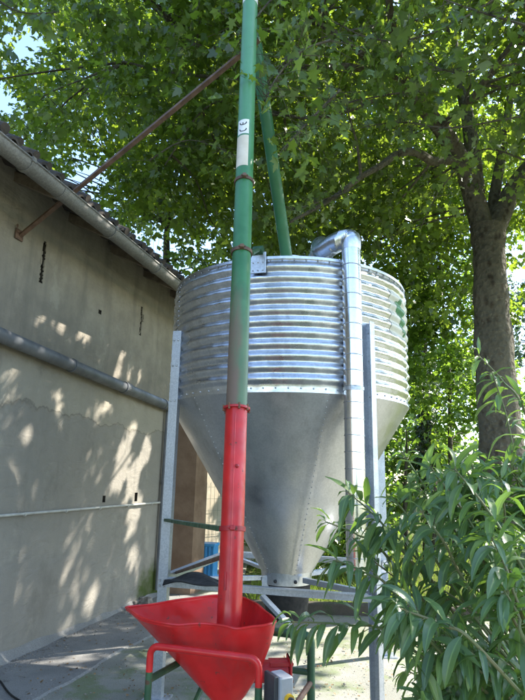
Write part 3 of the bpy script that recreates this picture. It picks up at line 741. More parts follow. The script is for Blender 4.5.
# rubble at the wall corner
desc = ['largest grey rubble stone leaning on the wall corner', 'flat brown rubble stone in front of the heap', 'small round pebble left of the stone heap', 'angular pale stone on top of the rubble heap', 'dark broken stone touching the steel leg', 'wedge-shaped stone at the back of the heap', 'tiny chip of stone near the apron edge', 'oblong stone lying against the mossy wall foot', 'medium grey stone in the middle of the heap']
for i, (px, py, r_) in enumerate([(147, 603, .09), (138, 609, .07), (129, 610, .045), (143, 601, .06), (152, 609, .075), (140, 600, .07), (125, 613, .035), (134, 604, .06), (146, 610, .065)]):
    p = atZ(px, py, r_*.5); mb = MB(); mb.ball((0, 0, 0), r_, random.uniform(.9, 1.3), random.uniform(.7, 1), random.uniform(.55, .8), n=10)
    mb.v = [tuple(Vector(v_)*(1+.22*math.sin(v_[0]*60+i)+.15*math.cos(v_[1]*75+2*i))+p) for v_ in mb.v]; mb.sm = [False]*len(mb.sm)
    tag(mb.build('rubble_stone', 'stone'), desc[i], 'stone', 'rubble stones at the wall corner')
# black cable on the ground
mb = MB(); pts = [atZ(x, y, .022) for x, y in ((-30, 655), (-10, 672), (0, 681), (5, 688), (10, 694), (17, 699), (30, 706))]
mb.tube(smoothp(pts, 6), .007, 8); tag(mb.build('black_cable', 'black'), 'black cable lying on the concrete by the grey wall', 'cable')

# outbuilding: brown end wall with lit beige side
ob = thing('garden_wall', 'brown stained wall stub with crumbled top beside the left silo leg', 'wall', B(1.2, .2, 0))
OZ = 2.45
e0 = atZ(164, 596, 0); e1 = atZ(190, 596, 0); 
mb = MB(); fN = Vector((.96, -.28, 0)); a = Vector((e0.x-.6, e0.y+.15, 0)); b = Vector((e1.x, e1.y, 0))
dd = U*7
top_pts = []
n = 10
vs = [a-Z*.1, b-Z*.1]; 
# front face with crumbled top edge
tops = []
for i in range(n+1):
    f = i/n; hgt = OZ+.1-(.0 if f < .6 else (f-.6)*.9)+random.uniform(-.03, .03); tops.append(Vector(a.lerp(b, f))+Z*hgt)
mb.add(vs+tops, [(0, 1)+tuple(2+n-i for i in range(n+1))])
mb.build('end_face', 'brown', ob)
mb = MB(); th_ = Vector((.28, .96, 0))*.45; tb = tops[-1]; ta = tops[0]
mb.add([b-Z*.1, b+th_-Z*.1, tb+th_, tb], [(0, 1, 2, 3)]); mb.add([a-Z*.1, a+th_-Z*.1, ta+th_, ta], [(0, 3, 2, 1)]); mb.add([ta, tb, tb+th_, ta+th_], [(0, 1, 2, 3)])
mb.build('side_face', 'brown', ob)
w0 = atZ(180, 574, 0); wd = Vector((.62, .785, 0)); wn = Vector((.785, -.62, 0))
bw = MB(); bw.box(w0+wd*3-wn*.12+Z*1.25, wd*3, wn*.12, Z*1.4); tag(bw.build('rendered_wall', 'beige'), 'pale beige rendered wall in sunlight seen between leg and auger', 'wall')
# wire mesh fences
def fence(name, a, b, h, label, step=.1, posts=2.2):
    t = thing(name, label, 'fence', a); a, b = Vector(a), Vector(b); L = (b-a).length; d = (b-a).normalized(); mb = MB()
    nv = int(L/step)
    for i in range(nv+1): p = a+d*(i*step); mb.bar(p, p+Z*h, .004, .004, upv=d)
    for k in range(int(h/.2)+1): mb.bar(a+Z*(.02+k*.2), b+Z*(.02+k*.2), .005, .005)
    mb.build('wire_panel', 'wire', t)
    for i in range(int(L/posts)+1):
        g = MB(); p = a+d*(i*posts)+d.cross(Z)*.03; g.box(p+Z*(h/2+.03), d*.025, d.cross(Z)*.02, Z*(h/2+.04)); g.build('post', 'wire', t)
fence('wire_fence', w0+wn*.25+wd*.2, w0+wn*.25+wd*4.6, 1.5, 'light wire mesh fence in front of the beige wall')
fence('wire_fence', Vector((1.2, 12.5, 0)), Vector((9.5, 11.5, 0)), 1.25, 'green wire mesh fence behind the ivy covered trunk', .1)

# ------------------------------------------------------------------ foliage
def tri_frames(D, Nn):
    D = D/np.linalg.norm(D, axis=1, keepdims=True)
    X = np.cross(D, Nn); X /= np.linalg.norm(X, axis=1, keepdims=True)+1e-9
    Nn = np.cross(X, D); return D, X, Nn
MAPLE = np.array([(0, 0, 0), (.08, -.20, .0), (.02, -.46, -.03), (.26, -.34, .0), (.50, -.52, -.04), (.50, -.24, .02), (.74, -.20, .0), (1.0, 0, -.10), (.74, .20, .0), (.50, .24, .02), (.50, .52, -.04), (.26, .34, .0), (.02, .46, -.03), (.08, .20, .0)])
def toothed():
    half = [(0, 0), (.06, -.10), (.0, -.30), (-.10, -.44), (.08, -.42), (.16, -.38), (.24, -.34), (.30, -.48), (.42, -.60), (.50, -.66), (.50, -.50), (.53, -.36), (.50, -.22), (.60, -.24), (.68, -.30), (.72, -.20), (.84, -.14), (1.06, 0)]
    return np.array([(x, y, .02 if abs(y) > .3 else 0) for x, y in half]+[(x, -y*.95, .02 if abs(y) > .3 else 0) for x, y in half[-2:0:-1]])
TOOTH = toothed()
OVAL = np.array([(0, 0, 0), (.3, -.27, .02), (.7, -.24, .0), (1, 0, -.08), (.7, .24, .0), (.3, .27, .02)])
ROUGH = np.array([(0, 0, 0), (.15, -.36, 0), (.45, -.42, .03), (.62, -.2, 0), (1, 0, -.08), (.62, .2, 0), (.45, .42, .03), (.15, .36, 0)])
# sun patches on the wall: gaps in the crowns let the sun through
DAP = [(62, 325, 7, 14), (71, 342, 6, 13), (83, 332, 7, 13), (90, 335, 5, 10), (121, 362, 5, 13), (115, 376, 5, 11), (130, 374, 4, 9), (140, 376, 4, 9),
       (27, 433, 8, 18), (26, 411, 4, 9), (56, 410, 5, 24), (60, 432, 5, 16), (68, 433, 5, 12), (84, 416, 6, 16), (97, 412, 5, 15), (108, 405, 7, 11), (67, 450, 8, 14),
       (132, 430, 6, 15), (123, 456, 10, 20), (120, 475, 9, 20), (134, 480, 8, 26), (128, 536, 5, 12), (135, 512, 8, 26), (133, 556, 6, 16), (93, 598, 5, 24), (86, 606, 4, 18), (146, 450, 7, 22), (101, 623, 12, 3)]
wallN = np.array(N); e_ = np.array(EYE); P0a = np.array(P0); Sv = np.array(SUN)
rtA, upA, fwA = np.array(rt), np.array(up), np.array(fw)
YARD = [(340, 680, 14, 5), (300, 668, 8, 3), (362, 640, 10, 4), (318, 640, 9, 3), (120, 690, 5, 2), (470, 690, 20, 8), (335, 600, 75, 12), (430, 560, 60, 40), (178, 600, 16, 8), (215, 600, 20, 8)]
SIDE = [(208, 470, 18, 40), (206, 545, 15, 40)]
obP = np.array(B(1.2, .2, 0))
def sun_gap(P):
    hit = np.zeros(len(P), bool)
    for (P0_, n_, reg, pad, rot) in ((P0a, wallN, DAP, -.9, 12), (np.zeros(3), np.array([0, 0, 1.]), YARD, 1, 0), (np.array(w0), np.array(wn), SIDE, 0, 0)):
        t = ((P0_-P)@n_)/(Sv@n_); Q = P+Sv*t[:, None]; rel = Q-e_
        zc = rel@fwA; zs = np.where(zc > .5, zc, 1); x = 262.5+F*(rel@rtA)/zs; y = 350-F*(rel@upA)/zs; ok = (t < 0) & (zc > .5)
        for (cx, cy, a, b) in reg:
            th = R(rot); dx = x-cx; dy = y-cy; dx, dy = dx*math.cos(th)+dy*math.sin(th), -dx*math.sin(th)+dy*math.cos(th)
            hit |= ok & ((dx/(a+pad))**2+(dy/(b+pad))**2 < 1)
    return hit
def leaf_mesh(name, mat, P, D, Nn, size, tmpl, parent=None, width=1., carve=True, kind=None):
    if carve:
        k = ~sun_gap(P+D/np.linalg.norm(D, axis=1, keepdims=True)*size[:, None]*.5); P, D, Nn, size = P[k], D[k], Nn[k], size[k]
    D, X, Nn = tri_frames(D, Nn); n = len(P); m_ = len(tmpl); width = rng.uniform(.72, 1.12, n)[:, None, None]
    curl = rng.uniform(.3, 2.2, n)[:, None, None]
    V = P[:, None]+size[:, None, None]*(D[:, None]*tmpl[None, :, 0:1]+X[:, None]*tmpl[None, :, 1:2]*width+Nn[:, None]*(tmpl[None, :, 2:3]-.10*tmpl[None, :, 0:1]**2-.30*np.abs(tmpl[None, :, 1:2])+.06*np.sin(tmpl[None, :, 0:1]*9+tmpl[None, :, 1:2]*5+curl*7))*curl)
    V = V.reshape(-1, 3)
    if parent is not None: V = V-np.array(parent['_o'])
    me = bpy.data.meshes.new(name); me.vertices.add(n*m_); me.vertices.foreach_set('co', V.astype(np.float32).ravel())
    me.loops.add(n*m_); me.loops.foreach_set('vertex_index', np.arange(n*m_, dtype=np.int32))
    me.polygons.add(n); me.polygons.foreach_set('loop_start', np.arange(0, n*m_, m_, dtype=np.int32))
    try: me.polygons.foreach_set('loop_total', np.full(n, m_, dtype=np.int32))
    except Exception: pass
    me.update(calc_edges=True)
    at_ = me.attributes.new('rnd', 'FLOAT', 'FACE'); at_.data.foreach_set('value', rng.random(n).astype(np.float32))
    me.materials.append(M[mat]); o = bpy.data.objects.new(name, me); col.objects.link(o)
    if parent is not None: o.parent = parent; o['_o'] = parent['_o']
    return o
def unit(n):
    v = rng.normal(size=(n, 3)); return v/np.linalg.norm(v, axis=1, keepdims=True)
def sprays(C, outward, n_leaf, length, size, droop=.25, flat=.45):
    """C: spray origins (k,3); outward: direction (k,3). returns leaf P,D,N,size and twig lines"""
    k = len(C); d = outward+unit(k)*.55; d[:, 2] -= droop; d /= np.linalg.norm(d, axis=1, keepdims=True)
    L = length*rng.uniform(.6, 1.3, k); P = []; D = []; Nn = []; Sz = []
    side = np.cross(d, np.array([0, 0, 1.])); side /= np.linalg.norm(side, axis=1, keepdims=True)+1e-9
    tips = C+d*L[:, None]; tips[:, 2] -= .12*L
    for i in range(n_leaf):
        f = (i+.6)/n_leaf; sg = 1 if i % 2 else -1
        base = C+d*(L*f)[:, None]; base[:, 2] -= .12*L*f*f
        spread = side*(sg*rng.uniform(.03, .16, k))[:, None]*(length/.6)
        p = base+spread+rng.normal(size=(k, 3))*.03
        dd = d*.5+side*sg*.8+rng.normal(size=(k, 3))*.35; dd[:, 2] -= rng.uniform(.1, .9, k)
        nn = np.tile(np.array([0, 0, 1.]), (k, 1))+rng.normal(size=(k, 3))*flat+SvH*.35
        P.append(p); D.append(dd); Nn.append(nn); Sz.append(size*rng.uniform(.6, 1.25, k))
    return np.concatenate(P), np.concatenate(D), np.concatenate(Nn), np.concatenate(Sz), (C, tips)
SvH = np.array(SUN)
def vnoise(P, s, seed=0):
    """cheap smooth 3-D value noise"""
    q_ = P/s+seed*17.3; i = np.floor(q_).astype(int); f = q_-i; f = f*f*(3-2*f); out = np.zeros(len(P))
    for dx in (0, 1):
        for dy in (0, 1):
            for dz in (0, 1):
                h_ = np.sin((i[:, 0]+dx)*127.1+(i[:, 1]+dy)*311.7+(i[:, 2]+dz)*74.7)*43758.5453; h_ = h_-np.floor(h_)
                wx = f[:, 0] if dx else 1-f[:, 0]; wy = f[:, 1] if dy else 1-f[:, 1]; wz = f[:, 2] if dz else 1-f[:, 2]
                out += h_*wx*wy*wz
    return out
def project(P):
    rel = P-e_; zc = rel@fwA; zs_ = np.where(np.abs(zc) < .01, .01, zc); return 262.5+F*(rel@rtA)/zs_, 350-F*(rel@upA)/zs_, zc
GAPS = [(32, 38, 22, 20), (8, 100, 15, 12), (97, 180, 16, 12), (200, 240, 6, 6), (403, 42, 5, 7), (513, 240, 9, 14), (466, 240, 5, 10), (100, 165, 14, 10), (84, 62, 7, 4), (20, 205, 22, 8), (66, 40, 10, 6)]
def fill_ellipsoids(ells, n, seed, thr=.42, ns=1.1, shell=.35):
    out = []; tot = sum(a[1][0]*a[1][1]*a[1][2] for a in ells)
    for c_, r_ in ells:
        k = int(n*r_[0]*r_[1]*r_[2]/tot)+4; d = unit(k*3); rr = rng.uniform(shell**3, 1, k*3)**(1/3)
        P = np.array(c_)+d*rr[:, None]*np.array(r_); nz = vnoise(P, ns, seed)*.65+vnoise(P, ns*.45, seed+3)*.35
        P = P[nz > thr][:k]; out.append(P)
    P = np.concatenate(out); x, y, zc = project(P); kp = np.ones(len(P), bool)
    for (gx, gy, a, b) in GAPS: kp &= ((x-gx)/(a+5))**2+((y-gy)/(b+4))**2 > 1
    return P[kp | (zc < 0)]
def branches_to(mb, pts, start, r0, n=6, sag=.0):
    for p in pts:
        p = Vector(p); s_ = start if isinstance(start, Vector) else min(start, key=lambda q_: (Vector(q_)-p).length)
        s_ = Vector(s_); m1 = s_.lerp(p, .35)+Vector((random.uniform(-.2, .2), random.uniform(-.2, .2), random.uniform(.0, .35)))*(p-s_).length*.25
        m2 = s_.lerp(p, .7)+Vector((random.uniform(-.15, .15), random.uniform(-.15, .15), random.uniform(.0, .25)))*(p-s_).length*.25
        q_ = smoothp([s_, m1, m2, p], 4); L_ = len(q_); mb.tube(q_, [r0*(1-.85*i/(L_-1)) for i in range(L_)], n, False)
# --- main maple
tb = at(508, 640, 8.2); tb.z = 0
maple = thing('maple_tree', 'large maple with thick mottled trunk, its canopy spreading over silo and yard', 'tree', (tb.x, tb.y, 0))
mb = MB()
tr = [Vector((tb.x+.02, tb.y, -.1)), at(505, 560, 8.15), at(503, 470, 8.1), at(496, 380, 8.05), at(491, 300, 8.0), at(489, 255, 8.0), at(488, 228, 8.0)]
trs = smoothp(tr, 5); Lt = len(trs); mb.tube(trs, [.37-.13*min(1, i/(Lt-1)*1.25)+.012*math.sin(i*1.9)+.05*max(0, (i-Lt+6)/6) for i in range(Lt)], 24, jitter=.03)
def limb(pp_, r0, r1, n=10):
    pts = smoothp([at(*a) for a in pp_], 5); L_ = len(pts); mb.tube(pts, [r0+(r1-r0)*i/(L_-1) for i in range(L_)], n, jitter=.04); return pts
limbs = []
limbs += limb([(485, 238, 8.0), (476, 205, 8.0), (468, 178, 7.9), (455, 150, 7.7), (440, 128, 7.4), (420, 104, 7.0), (402, 88, 6.7), (385, 74, 6.4), (360, 50, 6.0)], .19, .06, 12)
limbs += limb([(477, 205, 8.0), (474, 165, 8.1), (468, 120, 8.3), (458, 70, 8.5), (450, 20, 8.7), (445, -60, 9.0)], .14, .07)
limbs += limb([(492, 235, 8.0), (505, 205, 8.0), (519, 180, 8.0), (545, 150, 8.0), (590, 100, 7.8), (640, 20, 7.6)], .18, .08, 12)
limbs += limb([(490, 225, 8.05), (497, 180, 8.2), (506, 130, 8.4), (512, 80, 8.5), (520, 10, 8.6)], .10, .05)
limbs += limb([(460, 163, 7.8), (450, 160, 7.6), (432, 161, 7.2), (418, 153, 6.9), (400, 153, 6.6), (380, 166, 6.3), (361, 177, 6.1), (330, 200, 5.9), (290, 222, 5.8)], .085, .018, 8)
limbs += limb([(385, 74, 6.4), (340, 66, 6.3), (290, 70, 6.5), (235, 78, 6.8), (170, 72, 7.0), (125, 62, 7.2)], .05, .015, 8)
limbs += limb([(402, 88, 6.7), (350, 110, 6.6), (300, 118, 6.8), (215, 102, 7.0), (165, 165, 7.1)], .035, .01, 6)
limbs += limb([(360, 50, 6.0), (300, 20, 6.2), (210, 50, 6.5), (146, 0, 6.8), (90, -40, 7)], .045, .015, 6)
limbs += limb([(420, 104, 7), (400, 60, 6.2), (390, 10, 5.4), (385, -60, 4.8)], .07, .03)
limbs += limb([(440, 128, 7.4), (470, 100, 6.4), (500, 60, 5.4), (530, 20, 4.8)], .06, .02)
ells = [((3.2, 7.6, 8.6), (4.6, 4.2, 3.1)), ((0, 7.8, 7.9), (3.6, 3.0, 2.5)), ((-3.4, 8.2, 7.9), (3.2, 3.0, 2.3)), ((5.5, 4.2, 7.3), (3.6, 3.0, 2.6)), ((2.0, 5.2, 6.6), (1.8, 1.4, 1.0)), ((3.2, 9.6, 5.6), (2.4, 1.4, 1.6)), ((.2, 9.4, 5.9), (2.8, 1.5, 1.3))]
C = np.concatenate([fill_ellipsoids(ells, 5300, 1, .43, .9), fill_ellipsoids([((.6, 7.6, 11.3), (4.6, 3.4, 1.2)), ((-2.5, 8, 10.6), (2.6, 2.6, 1.0))], 800, 2, .40, .9)])  # second set: unseen upper crown layer, added to shade the leaves below
# gaps of sky and the clear view of the machine; nothing in front of drum or wall
x, y, zc = project(C)
gaps = [(32, 36, 24, 20), (8, 100, 15, 12), (97, 180, 16, 12), (200, 240, 6, 6), (403, 42, 5, 7), (516, 250, 10, 16), (466, 240, 7, 13), (90, 60, 7, 5), (20, 205, 22, 8)]
keep = np.ones(len(C), bool)
lx, ly, lz = project(np.array([tuple(p) for p in limbs[:150]]))
for a_, b_, c_ in zip(lx, ly, lz): keep &= ~(((x-a_)**2+(y-b_)**2 < 11**2) & (zc < c_) & (zc > 0) & (rng.random(len(C)) < .6))
infr = (x > -20) & (x < 545) & (zc > 0)
keep &= ~(infr & (y > 250+25*vnoise(C, .8, 5)) & (C[:, 1] < 7.5))
keep &= ~(infr & (x < 190) & (y > 110+.8*x) & (C[:, 1] < 9.5))
keep &= ~(infr & (x > 470) & (y > 165) & (C[:, 1] < 8.6))
keep &= C[:, 1] > 2.2
C = C[keep]
anch = [tuple(p) for p in limbs[3:]]
A = np.array(anch); near = A[np.argmin(((C[:, None]-A[None])**2).sum(2), axis=1)]
outw = C-near; outw /= np.linalg.norm(outw, axis=1, keepdims=True)+1e-6
P, D, Nn, Sz, tw = sprays(C, outw*.6+np.array([0, -.1, .05]), 14, .58, .125, .3, .6)
leaf_mesh('crown', 'maple', P, D, Nn, Sz, MAPLE, maple)
sel = rng.permutation(len(C))[:900]
for i in sel[:170]: branches_to(mb, [C[i]], Vector(near[i]), .022, 5)
for i in sel:
    a, b = Vector(tw[0][i]), Vector(tw[1][i]); mb.tube([a, a.lerp(b, .5)+Z*.02, b], [.006, .004, .002], 4, False)
mb.build('trunk', 'bark', maple)
# low leafy boughs hanging nearer the camera (part of the same maple)
mb = MB(); Pn = []; Dn = []; Nb = []; Sn = []
for (path, k) in [([(525, 25, 3.6), (480, 12, 3.5), (440, -2, 3.5)], 9), ([(545, 60, 4.4), (500, 66, 4.2), (455, 72, 4.1), (425, 62, 4.1)], 16), ([(300, -30, 3.9), (262, 10, 3.6), (240, 42, 3.35)], 12),
                  ([(-60, -30, 4.2), (-15, -8, 4.2), (20, 12, 4.2), (60, 12, 4.3)], 12), ([(560, 110, 4.8), (500, 120, 4.7), (450, 128, 4.8), (400, 122, 5.0), (360, 128, 5.2)], 24),
                  ([(420, 20, 4.9), (360, 28, 4.8), (300, 48, 4.9), (262, 90, 5.0)], 26), ([(430, 90, 5.2), (380, 96, 5.0), (320, 112, 5.0), (285, 150, 5.2)], 26), ([(330, 40, 3.7), (300, 52, 3.6), (275, 80, 3.45), (262, 110, 3.4)], 16), ([(340, 90, 4.0), (310, 120, 3.9), (282, 150, 3.8)], 16), ([(525, -20, 4.0), (440, 30, 4.0), (380, 40, 4.1), (330, 20, 4.2)], 22), ([(150, 160, 6.4), (190, 140, 6.2), (245, 160, 6.0)], 12), ([(525, 160, 5.6), (480, 150, 5.6), (440, 190, 5.8), (420, 230, 6.0)], 18), ([(350, 190, 5.9), (310, 205, 5.8), (270, 215, 5.9)], 18)]:
    pts = smoothp([at(*a) for a in path], 6); L_ = len(pts); mb.tube(pts, [.012-.008*i/(L_-1) for i in range(L_)], 5, False)
    for j in range(k*4):
        f = rng.random()*.95; i = int(f*(L_-1)); b0 = pts[i]; o_ = Vector(rng.normal(size=3))*.16; o_.z = o_.z*.6-.05; q_ = b0+o_
        mb.tube([b0, b0.lerp(q_, .5)+Z*.01, q_], [.003, .002, .0012], 3, False)
        dv = Vector(rng.normal(size=3)); dv.z = -abs(dv.z)-.5; Pn.append(tuple(q_)); Dn.append(tuple(dv)); Nb.append(tuple(Vector((0, -.2, .8))+Vector(rng.normal(size=3))*.45)); Sn.append(rng.uniform(.06, .125))
leaf_mesh('lower_leaves', 'maple', np.array(Pn), np.array(Dn), np.array(Nb), np.array(Sn), TOOTH, maple); mb.build('twig', 'bark', maple)

def bg_tree(name, label, cat, base, trunk_r, height, ells, nsp, mat, size, tmpl, seed, thr=.42, leaves=11, lean=(0, 0), bark_='bark2', mask=None, length=.7, group='trees behind the yard', ns=1.2, flat=.5):
    t = thing(name, label, cat, (base[0], base[1], 0), group); mb = MB(); top = Vector((base[0]+lean[0], base[1]+lean[1], height))
    pts = smoothp([Vector((base[0], base[1], -.1)), Vector((base[0]+lean[0]*.2, base[1]+lean[1]*.2, height*.35)), Vector((base[0]+lean[0]*.6+.08, base[1]+lean[1]*.6, height*.7)), top], 6); L_ = len(pts)
    mb.tube(pts, [trunk_r*(1-.75*i/(L_-1)) for i in range(L_)], 12, jitter=.05)
    C = fill_ellipsoids(ells, nsp, seed, thr, ns)
    C = C[C[:, 2] > .15]
    if mask is not None: C = C[mask(C)]
    A = np.array([tuple(p) for p in pts[L_//3:]]); near = A[np.argmin(((C[:, None]-A[None])**2).sum(2), axis=1)]
    ow = C-near; ow /= np.linalg.norm(ow, axis=1, keepdims=True)+1e-6
    P, D, Nn, Sz, tw = sprays(C, ow, leaves, length, size, .25, flat); P[:, 2] = np.maximum(P[:, 2], .02)
    leaf_mesh('crown', mat, P, D, Nn, Sz, tmpl, t)
    for i in rng.permutation(len(C))[:60]: branches_to(mb, [C[i]], Vector(near[i]), trunk_r*.14, 5)
    mb.build('trunk', bark_, t); return t
def at0(px, py, Y): p = at(px, py, Y); return (p.x, p.y)
def E_(px, py, Y, r): p = at(px, py, Y); return ((p.x, p.y, p.z), r)
# dark tree left, behind the roof
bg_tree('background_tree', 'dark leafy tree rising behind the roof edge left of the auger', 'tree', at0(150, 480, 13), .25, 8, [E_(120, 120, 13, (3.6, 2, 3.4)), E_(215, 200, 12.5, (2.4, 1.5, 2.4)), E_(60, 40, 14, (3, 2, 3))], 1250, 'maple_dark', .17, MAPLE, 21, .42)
bg_tree('background_tree', 'dense shaded tree directly behind the silo top', 'tree', at0(300, 480, 13.5), .22, 8, [E_(290, 190, 13, (2.8, 1.5, 2.6)), E_(350, 110, 14, (3.2, 2, 3.2)), E_(250, 80, 14.5, (3, 2, 3))], 1250, 'maple', .17, MAPLE, 22, .42)
bg_tree('background_tree', 'bright yellow-green backlit tree between silo and maple trunk', 'tree', at0(452, 480, 11.6), .07, 6, [E_(425, 250, 11.2, (1.5, .9, 2.1)), E_(445, 375, 10.8, (1.2, .8, 1.1)), E_(400, 330, 12, (.9, .9, 1.7)), E_(432, 150, 12.5, (2.0, 1.2, 1.6)), E_(455, 400, 14.5, (1.9, .9, 2.0))], 2300, 'beech', .13, MAPLE, 23, .38)
bg_tree('background_tree', 'bluish green tree at the right edge behind the maple trunk', 'tree', at0(560, 480, 17), .25, 8, [E_(532, 350, 17, (1.6, 1.5, 2.9)), E_(540, 240, 17.5, (1.3, 1.5, 2.0)), E_(560, 180, 18, (1.6, 1.5, 2.2))], 1100, 'conifer', .16, OVAL, 24, .40)
bg_tree('background_tree', 'slim young tree with thin trunk left of the ivy trunk', 'tree', at0(405, 500, 12), .055, 3.5, [E_(400, 455, 12.3, (1.0, .7, .75)), E_(398, 520, 12.8, (.9, .6, .5))], 240, 'beech', .12, ROUGH, 25, .42)
# ivy-covered trunk
iv = thing('ivy_covered_tree', 'dark tree trunk wrapped in ivy standing right of the silo', 'tree', (*at0(432, 560, 12.5), 0), 'trees behind the yard')
b0 = at(432, 560, 12.5); mb = MB(); pts = smoothp([Vector((b0.x, b0.y, -.1)), at(431, 500, 12.5), at(428, 440, 12.5), at(422, 370, 12.6), at(424, 300, 12.8), at(420, 220, 13)], 6)
mb.tube(pts, [.20-.004*i for i in range(len(pts))], 12, jitter=.06); mb.build('trunk', 'bark2', iv)
k = 4200; f = rng.random(k)*(len(pts)-2); i = f.astype(int); A = np.array([tuple(p) for p in pts]); base = A[i]+(A[i+1]-A[i])*(f-i)[:, None]
t = rng.uniform(0, 2*np.pi, k); od = np.stack([np.cos(t), np.sin(t), rng.normal(size=k)*.3], 1); rad_ = .2+rng.uniform(0, .12, k)*(1+.8*np.sin(f*1.3))
leaf_mesh('ivy', 'ivy', base+od*rad_[:, None], od*.5+np.array([0, 0, -1.])+rng.normal(size=(k, 3))*.3, od+rng.normal(size=(k, 3))*.4, rng.uniform(.06, .12, k), ROUGH, iv)
# understory shrubs behind the yard
for (lab, px, py, Y, r_, ns_, mat, sz) in [
    ('low bright shrub behind the kerb right of the silo cone', 345, 540, 10.5, (.95, .6, .75), 260, 'beech', .10),
    ('sunlit bush beyond the fence behind the ivy trunk', 470, 530, 13.5, (1.7, .8, .95), 420, 'beech', .12),
    ('dark bush filling the gap between cone and right leg', 362, 500, 12.6, (1.2, .8, 1.2), 330, 'beech', .12),
    ('tall shaded shrub behind the silo at drum height', 330, 440, 14, (1.8, 1, 1.8), 420, 'maple', .14),
    ('tall loose shrub right of the maple trunk', 545, 500, 11.5, (1.1, .8, 1.2), 330, 'beech', .12),
    ('climbing shrub against the beige wall behind the auger', 222, 520, 11.2, (.42, .5, .85), 260, 'beech', .10),
    ('wide hedge-like shrub far behind the silo legs', 285, 520, 14.5, (1.7, .9, 1.3), 420, 'beech', .12)]:
    c_ = at(px, py, Y); zc_ = max(c_.z, r_[2]*.85)
    bg_tree('shrub', lab, 'shrub', (c_.x, c_.y), .04, zc_, [((c_.x, c_.y, zc_), r_)], ns_, mat, sz, ROUGH, 40+len(lab), .40, 9, length=.35, group='shrubs behind the yard', ns=.6)
# distant treeline as one mass beyond
tl = []
for i in range(30):
    a = -1.2+i*.085; Y_ = 34+6*math.sin(i*2.1); tl.append(((math.sin(a)*Y_*1.1, math.cos(a)*Y_, 3.2+1.3*math.sin(i*1.7)), (2.8, 2, 3.6+math.sin(i))))
C = fill_ellipsoids(tl, 2600, 9, .35, 1.6, .6); C = C[C[:, 2] > .2]
P, D, Nn, Sz, tw = sprays(C, unit(len(C)), 8, 1.3, .42, .2, .6)
o = leaf_mesh('distant_woodland', 'beech', P, D, Nn, Sz, ROUGH, None, carve=False); o['_o'] = (0, 0, 0)
tag(o, 'far belt of trees closing the horizon behind the garden', 'woodland', kind='stuff')
# grass
k = 26000; gx = rng.uniform(-2.5, 9, k); gy = 7.75+rng.random(k)**1.6*9
P = np.stack([gx, gy, np.full(k, -.03)], 1); Dg = rng.normal(size=(k, 3))*.3; Dg[:, 2] = 1
BL = np.array([(0, -.035, 0), (.55, -.025, .0), (1, 0, -.15), (.55, .025, .0), (0, .035, 0)])
hx = (P-P0a)@wallN; kk = (gx > -.1)
o = leaf_mesh('grass', 'grass', P[kk], Dg[kk], rng.normal(size=(kk.sum(), 3)), rng.uniform(.07, .2, kk.sum()), BL, None, carve=False)
tag(o, 'sunlit rough grass beyond the kerb', 'grass', kind='stuff')
# leaf litter on the yard
k = 1500; lp = []; 
while len(lp) < k:
    px, py = rng.uniform(20, 520), 600+rng.random()**1.3*110; p = atZ(px, py, .012)
    if (p-P0).dot(N) > .1: lp.append((p.x, p.y, .02))
lp = np.array(lp); nn = rng.normal(size=(k, 3))*.3; nn[:, 2] = 1
dd_ = rng.normal(size=(k, 3)); dd_[:, 2] *= .15
o = leaf_mesh('leaf_litter', 'litter', lp, dd_, nn, rng.uniform(.006, .04, k)*rng.uniform(.4, 1, k), ROUGH, None, carve=False); tag(o, 'scattered dead leaves and crumbs on the concrete yard', 'leaf litter', kind='stuff')

gm = MB(); 
for i in range(900):
    px, py = rng.uniform(0, 420), 600+rng.random()**1.2*105; p = atZ(px, py, .012)
    dn = (p-P0).dot(N)
    if dn < .06: continue
    if rng.random() < .45: p = p-N*(dn-.08-rng.random()**2*.25); p.z = .02
    gm.ball(p, rng.uniform(.002, .009)*(1.6 if rng.random() < .1 else 1), sx=rng.uniform(.8, 1.4), sz=.7, n=4)
tag(gm.build('grit', 'stone'), 'fine grit and pebbles scattered on the concrete', 'grit', kind='stuff')
# ------------------------------------------------------------------ foreground peach-like shrub
base = Vector((1.25, 1.75, 0)); sh = thing('peach_shrub', 'leafy foreground shrub with long drooping blue-green leaves', 'shrub', base)
LVs = []; LF = []; rnd = []; vein = []
def lance(p, d, nrm, L_, w_, bend):
    d = Vector(d).normalized(); nrm = Vector(nrm); x_ = d.cross(nrm).normalized(); nrm = x_.cross(d).normalized()
    nseg = 8; b = len(LVs); r_ = random.random(); pos = Vector(p); dd = d.copy(); wave = random.uniform(0, 6); fold = random.uniform(.15, .6)
    tw_ = random.uniform(-.5, .5)
    for i in range(nseg+1):
        f = i/nseg; ww = w_*(math.sin(math.pi*min(1, f*.93+.04)**.8)**.85) if i < nseg else 0.0006
        xx = (x_*math.cos(tw_*f)+nrm*math.sin(tw_*f)); n2_ = xx.cross(dd).normalized()
        for s_, q_ in ((-1, 0), (-.5, .5), (0, 1), (.5, .5), (1, 0)):
            off = xx*ww*.5*s_+n2_*(abs(s_)*fold*ww*.5+math.sin(f*14+wave+s_)*.0012*abs(s_))
            LVs.append(tuple(pos+off)); vein.append(1. if s_ == 0 else (.55 if abs(s_) == .5 else 0.))
        pos = pos+dd*(L_/nseg); dd = (dd+Vector((0, 0, -1))*bend/nseg).normalized()
    for i in range(nseg):
        for j in range(4): LF.append((b+i*5+j, b+i*5+j+1, b+i*5+5+j+1, b+i*5+5+j)); rnd.append(r_)
stems = MB(); hangL = 0
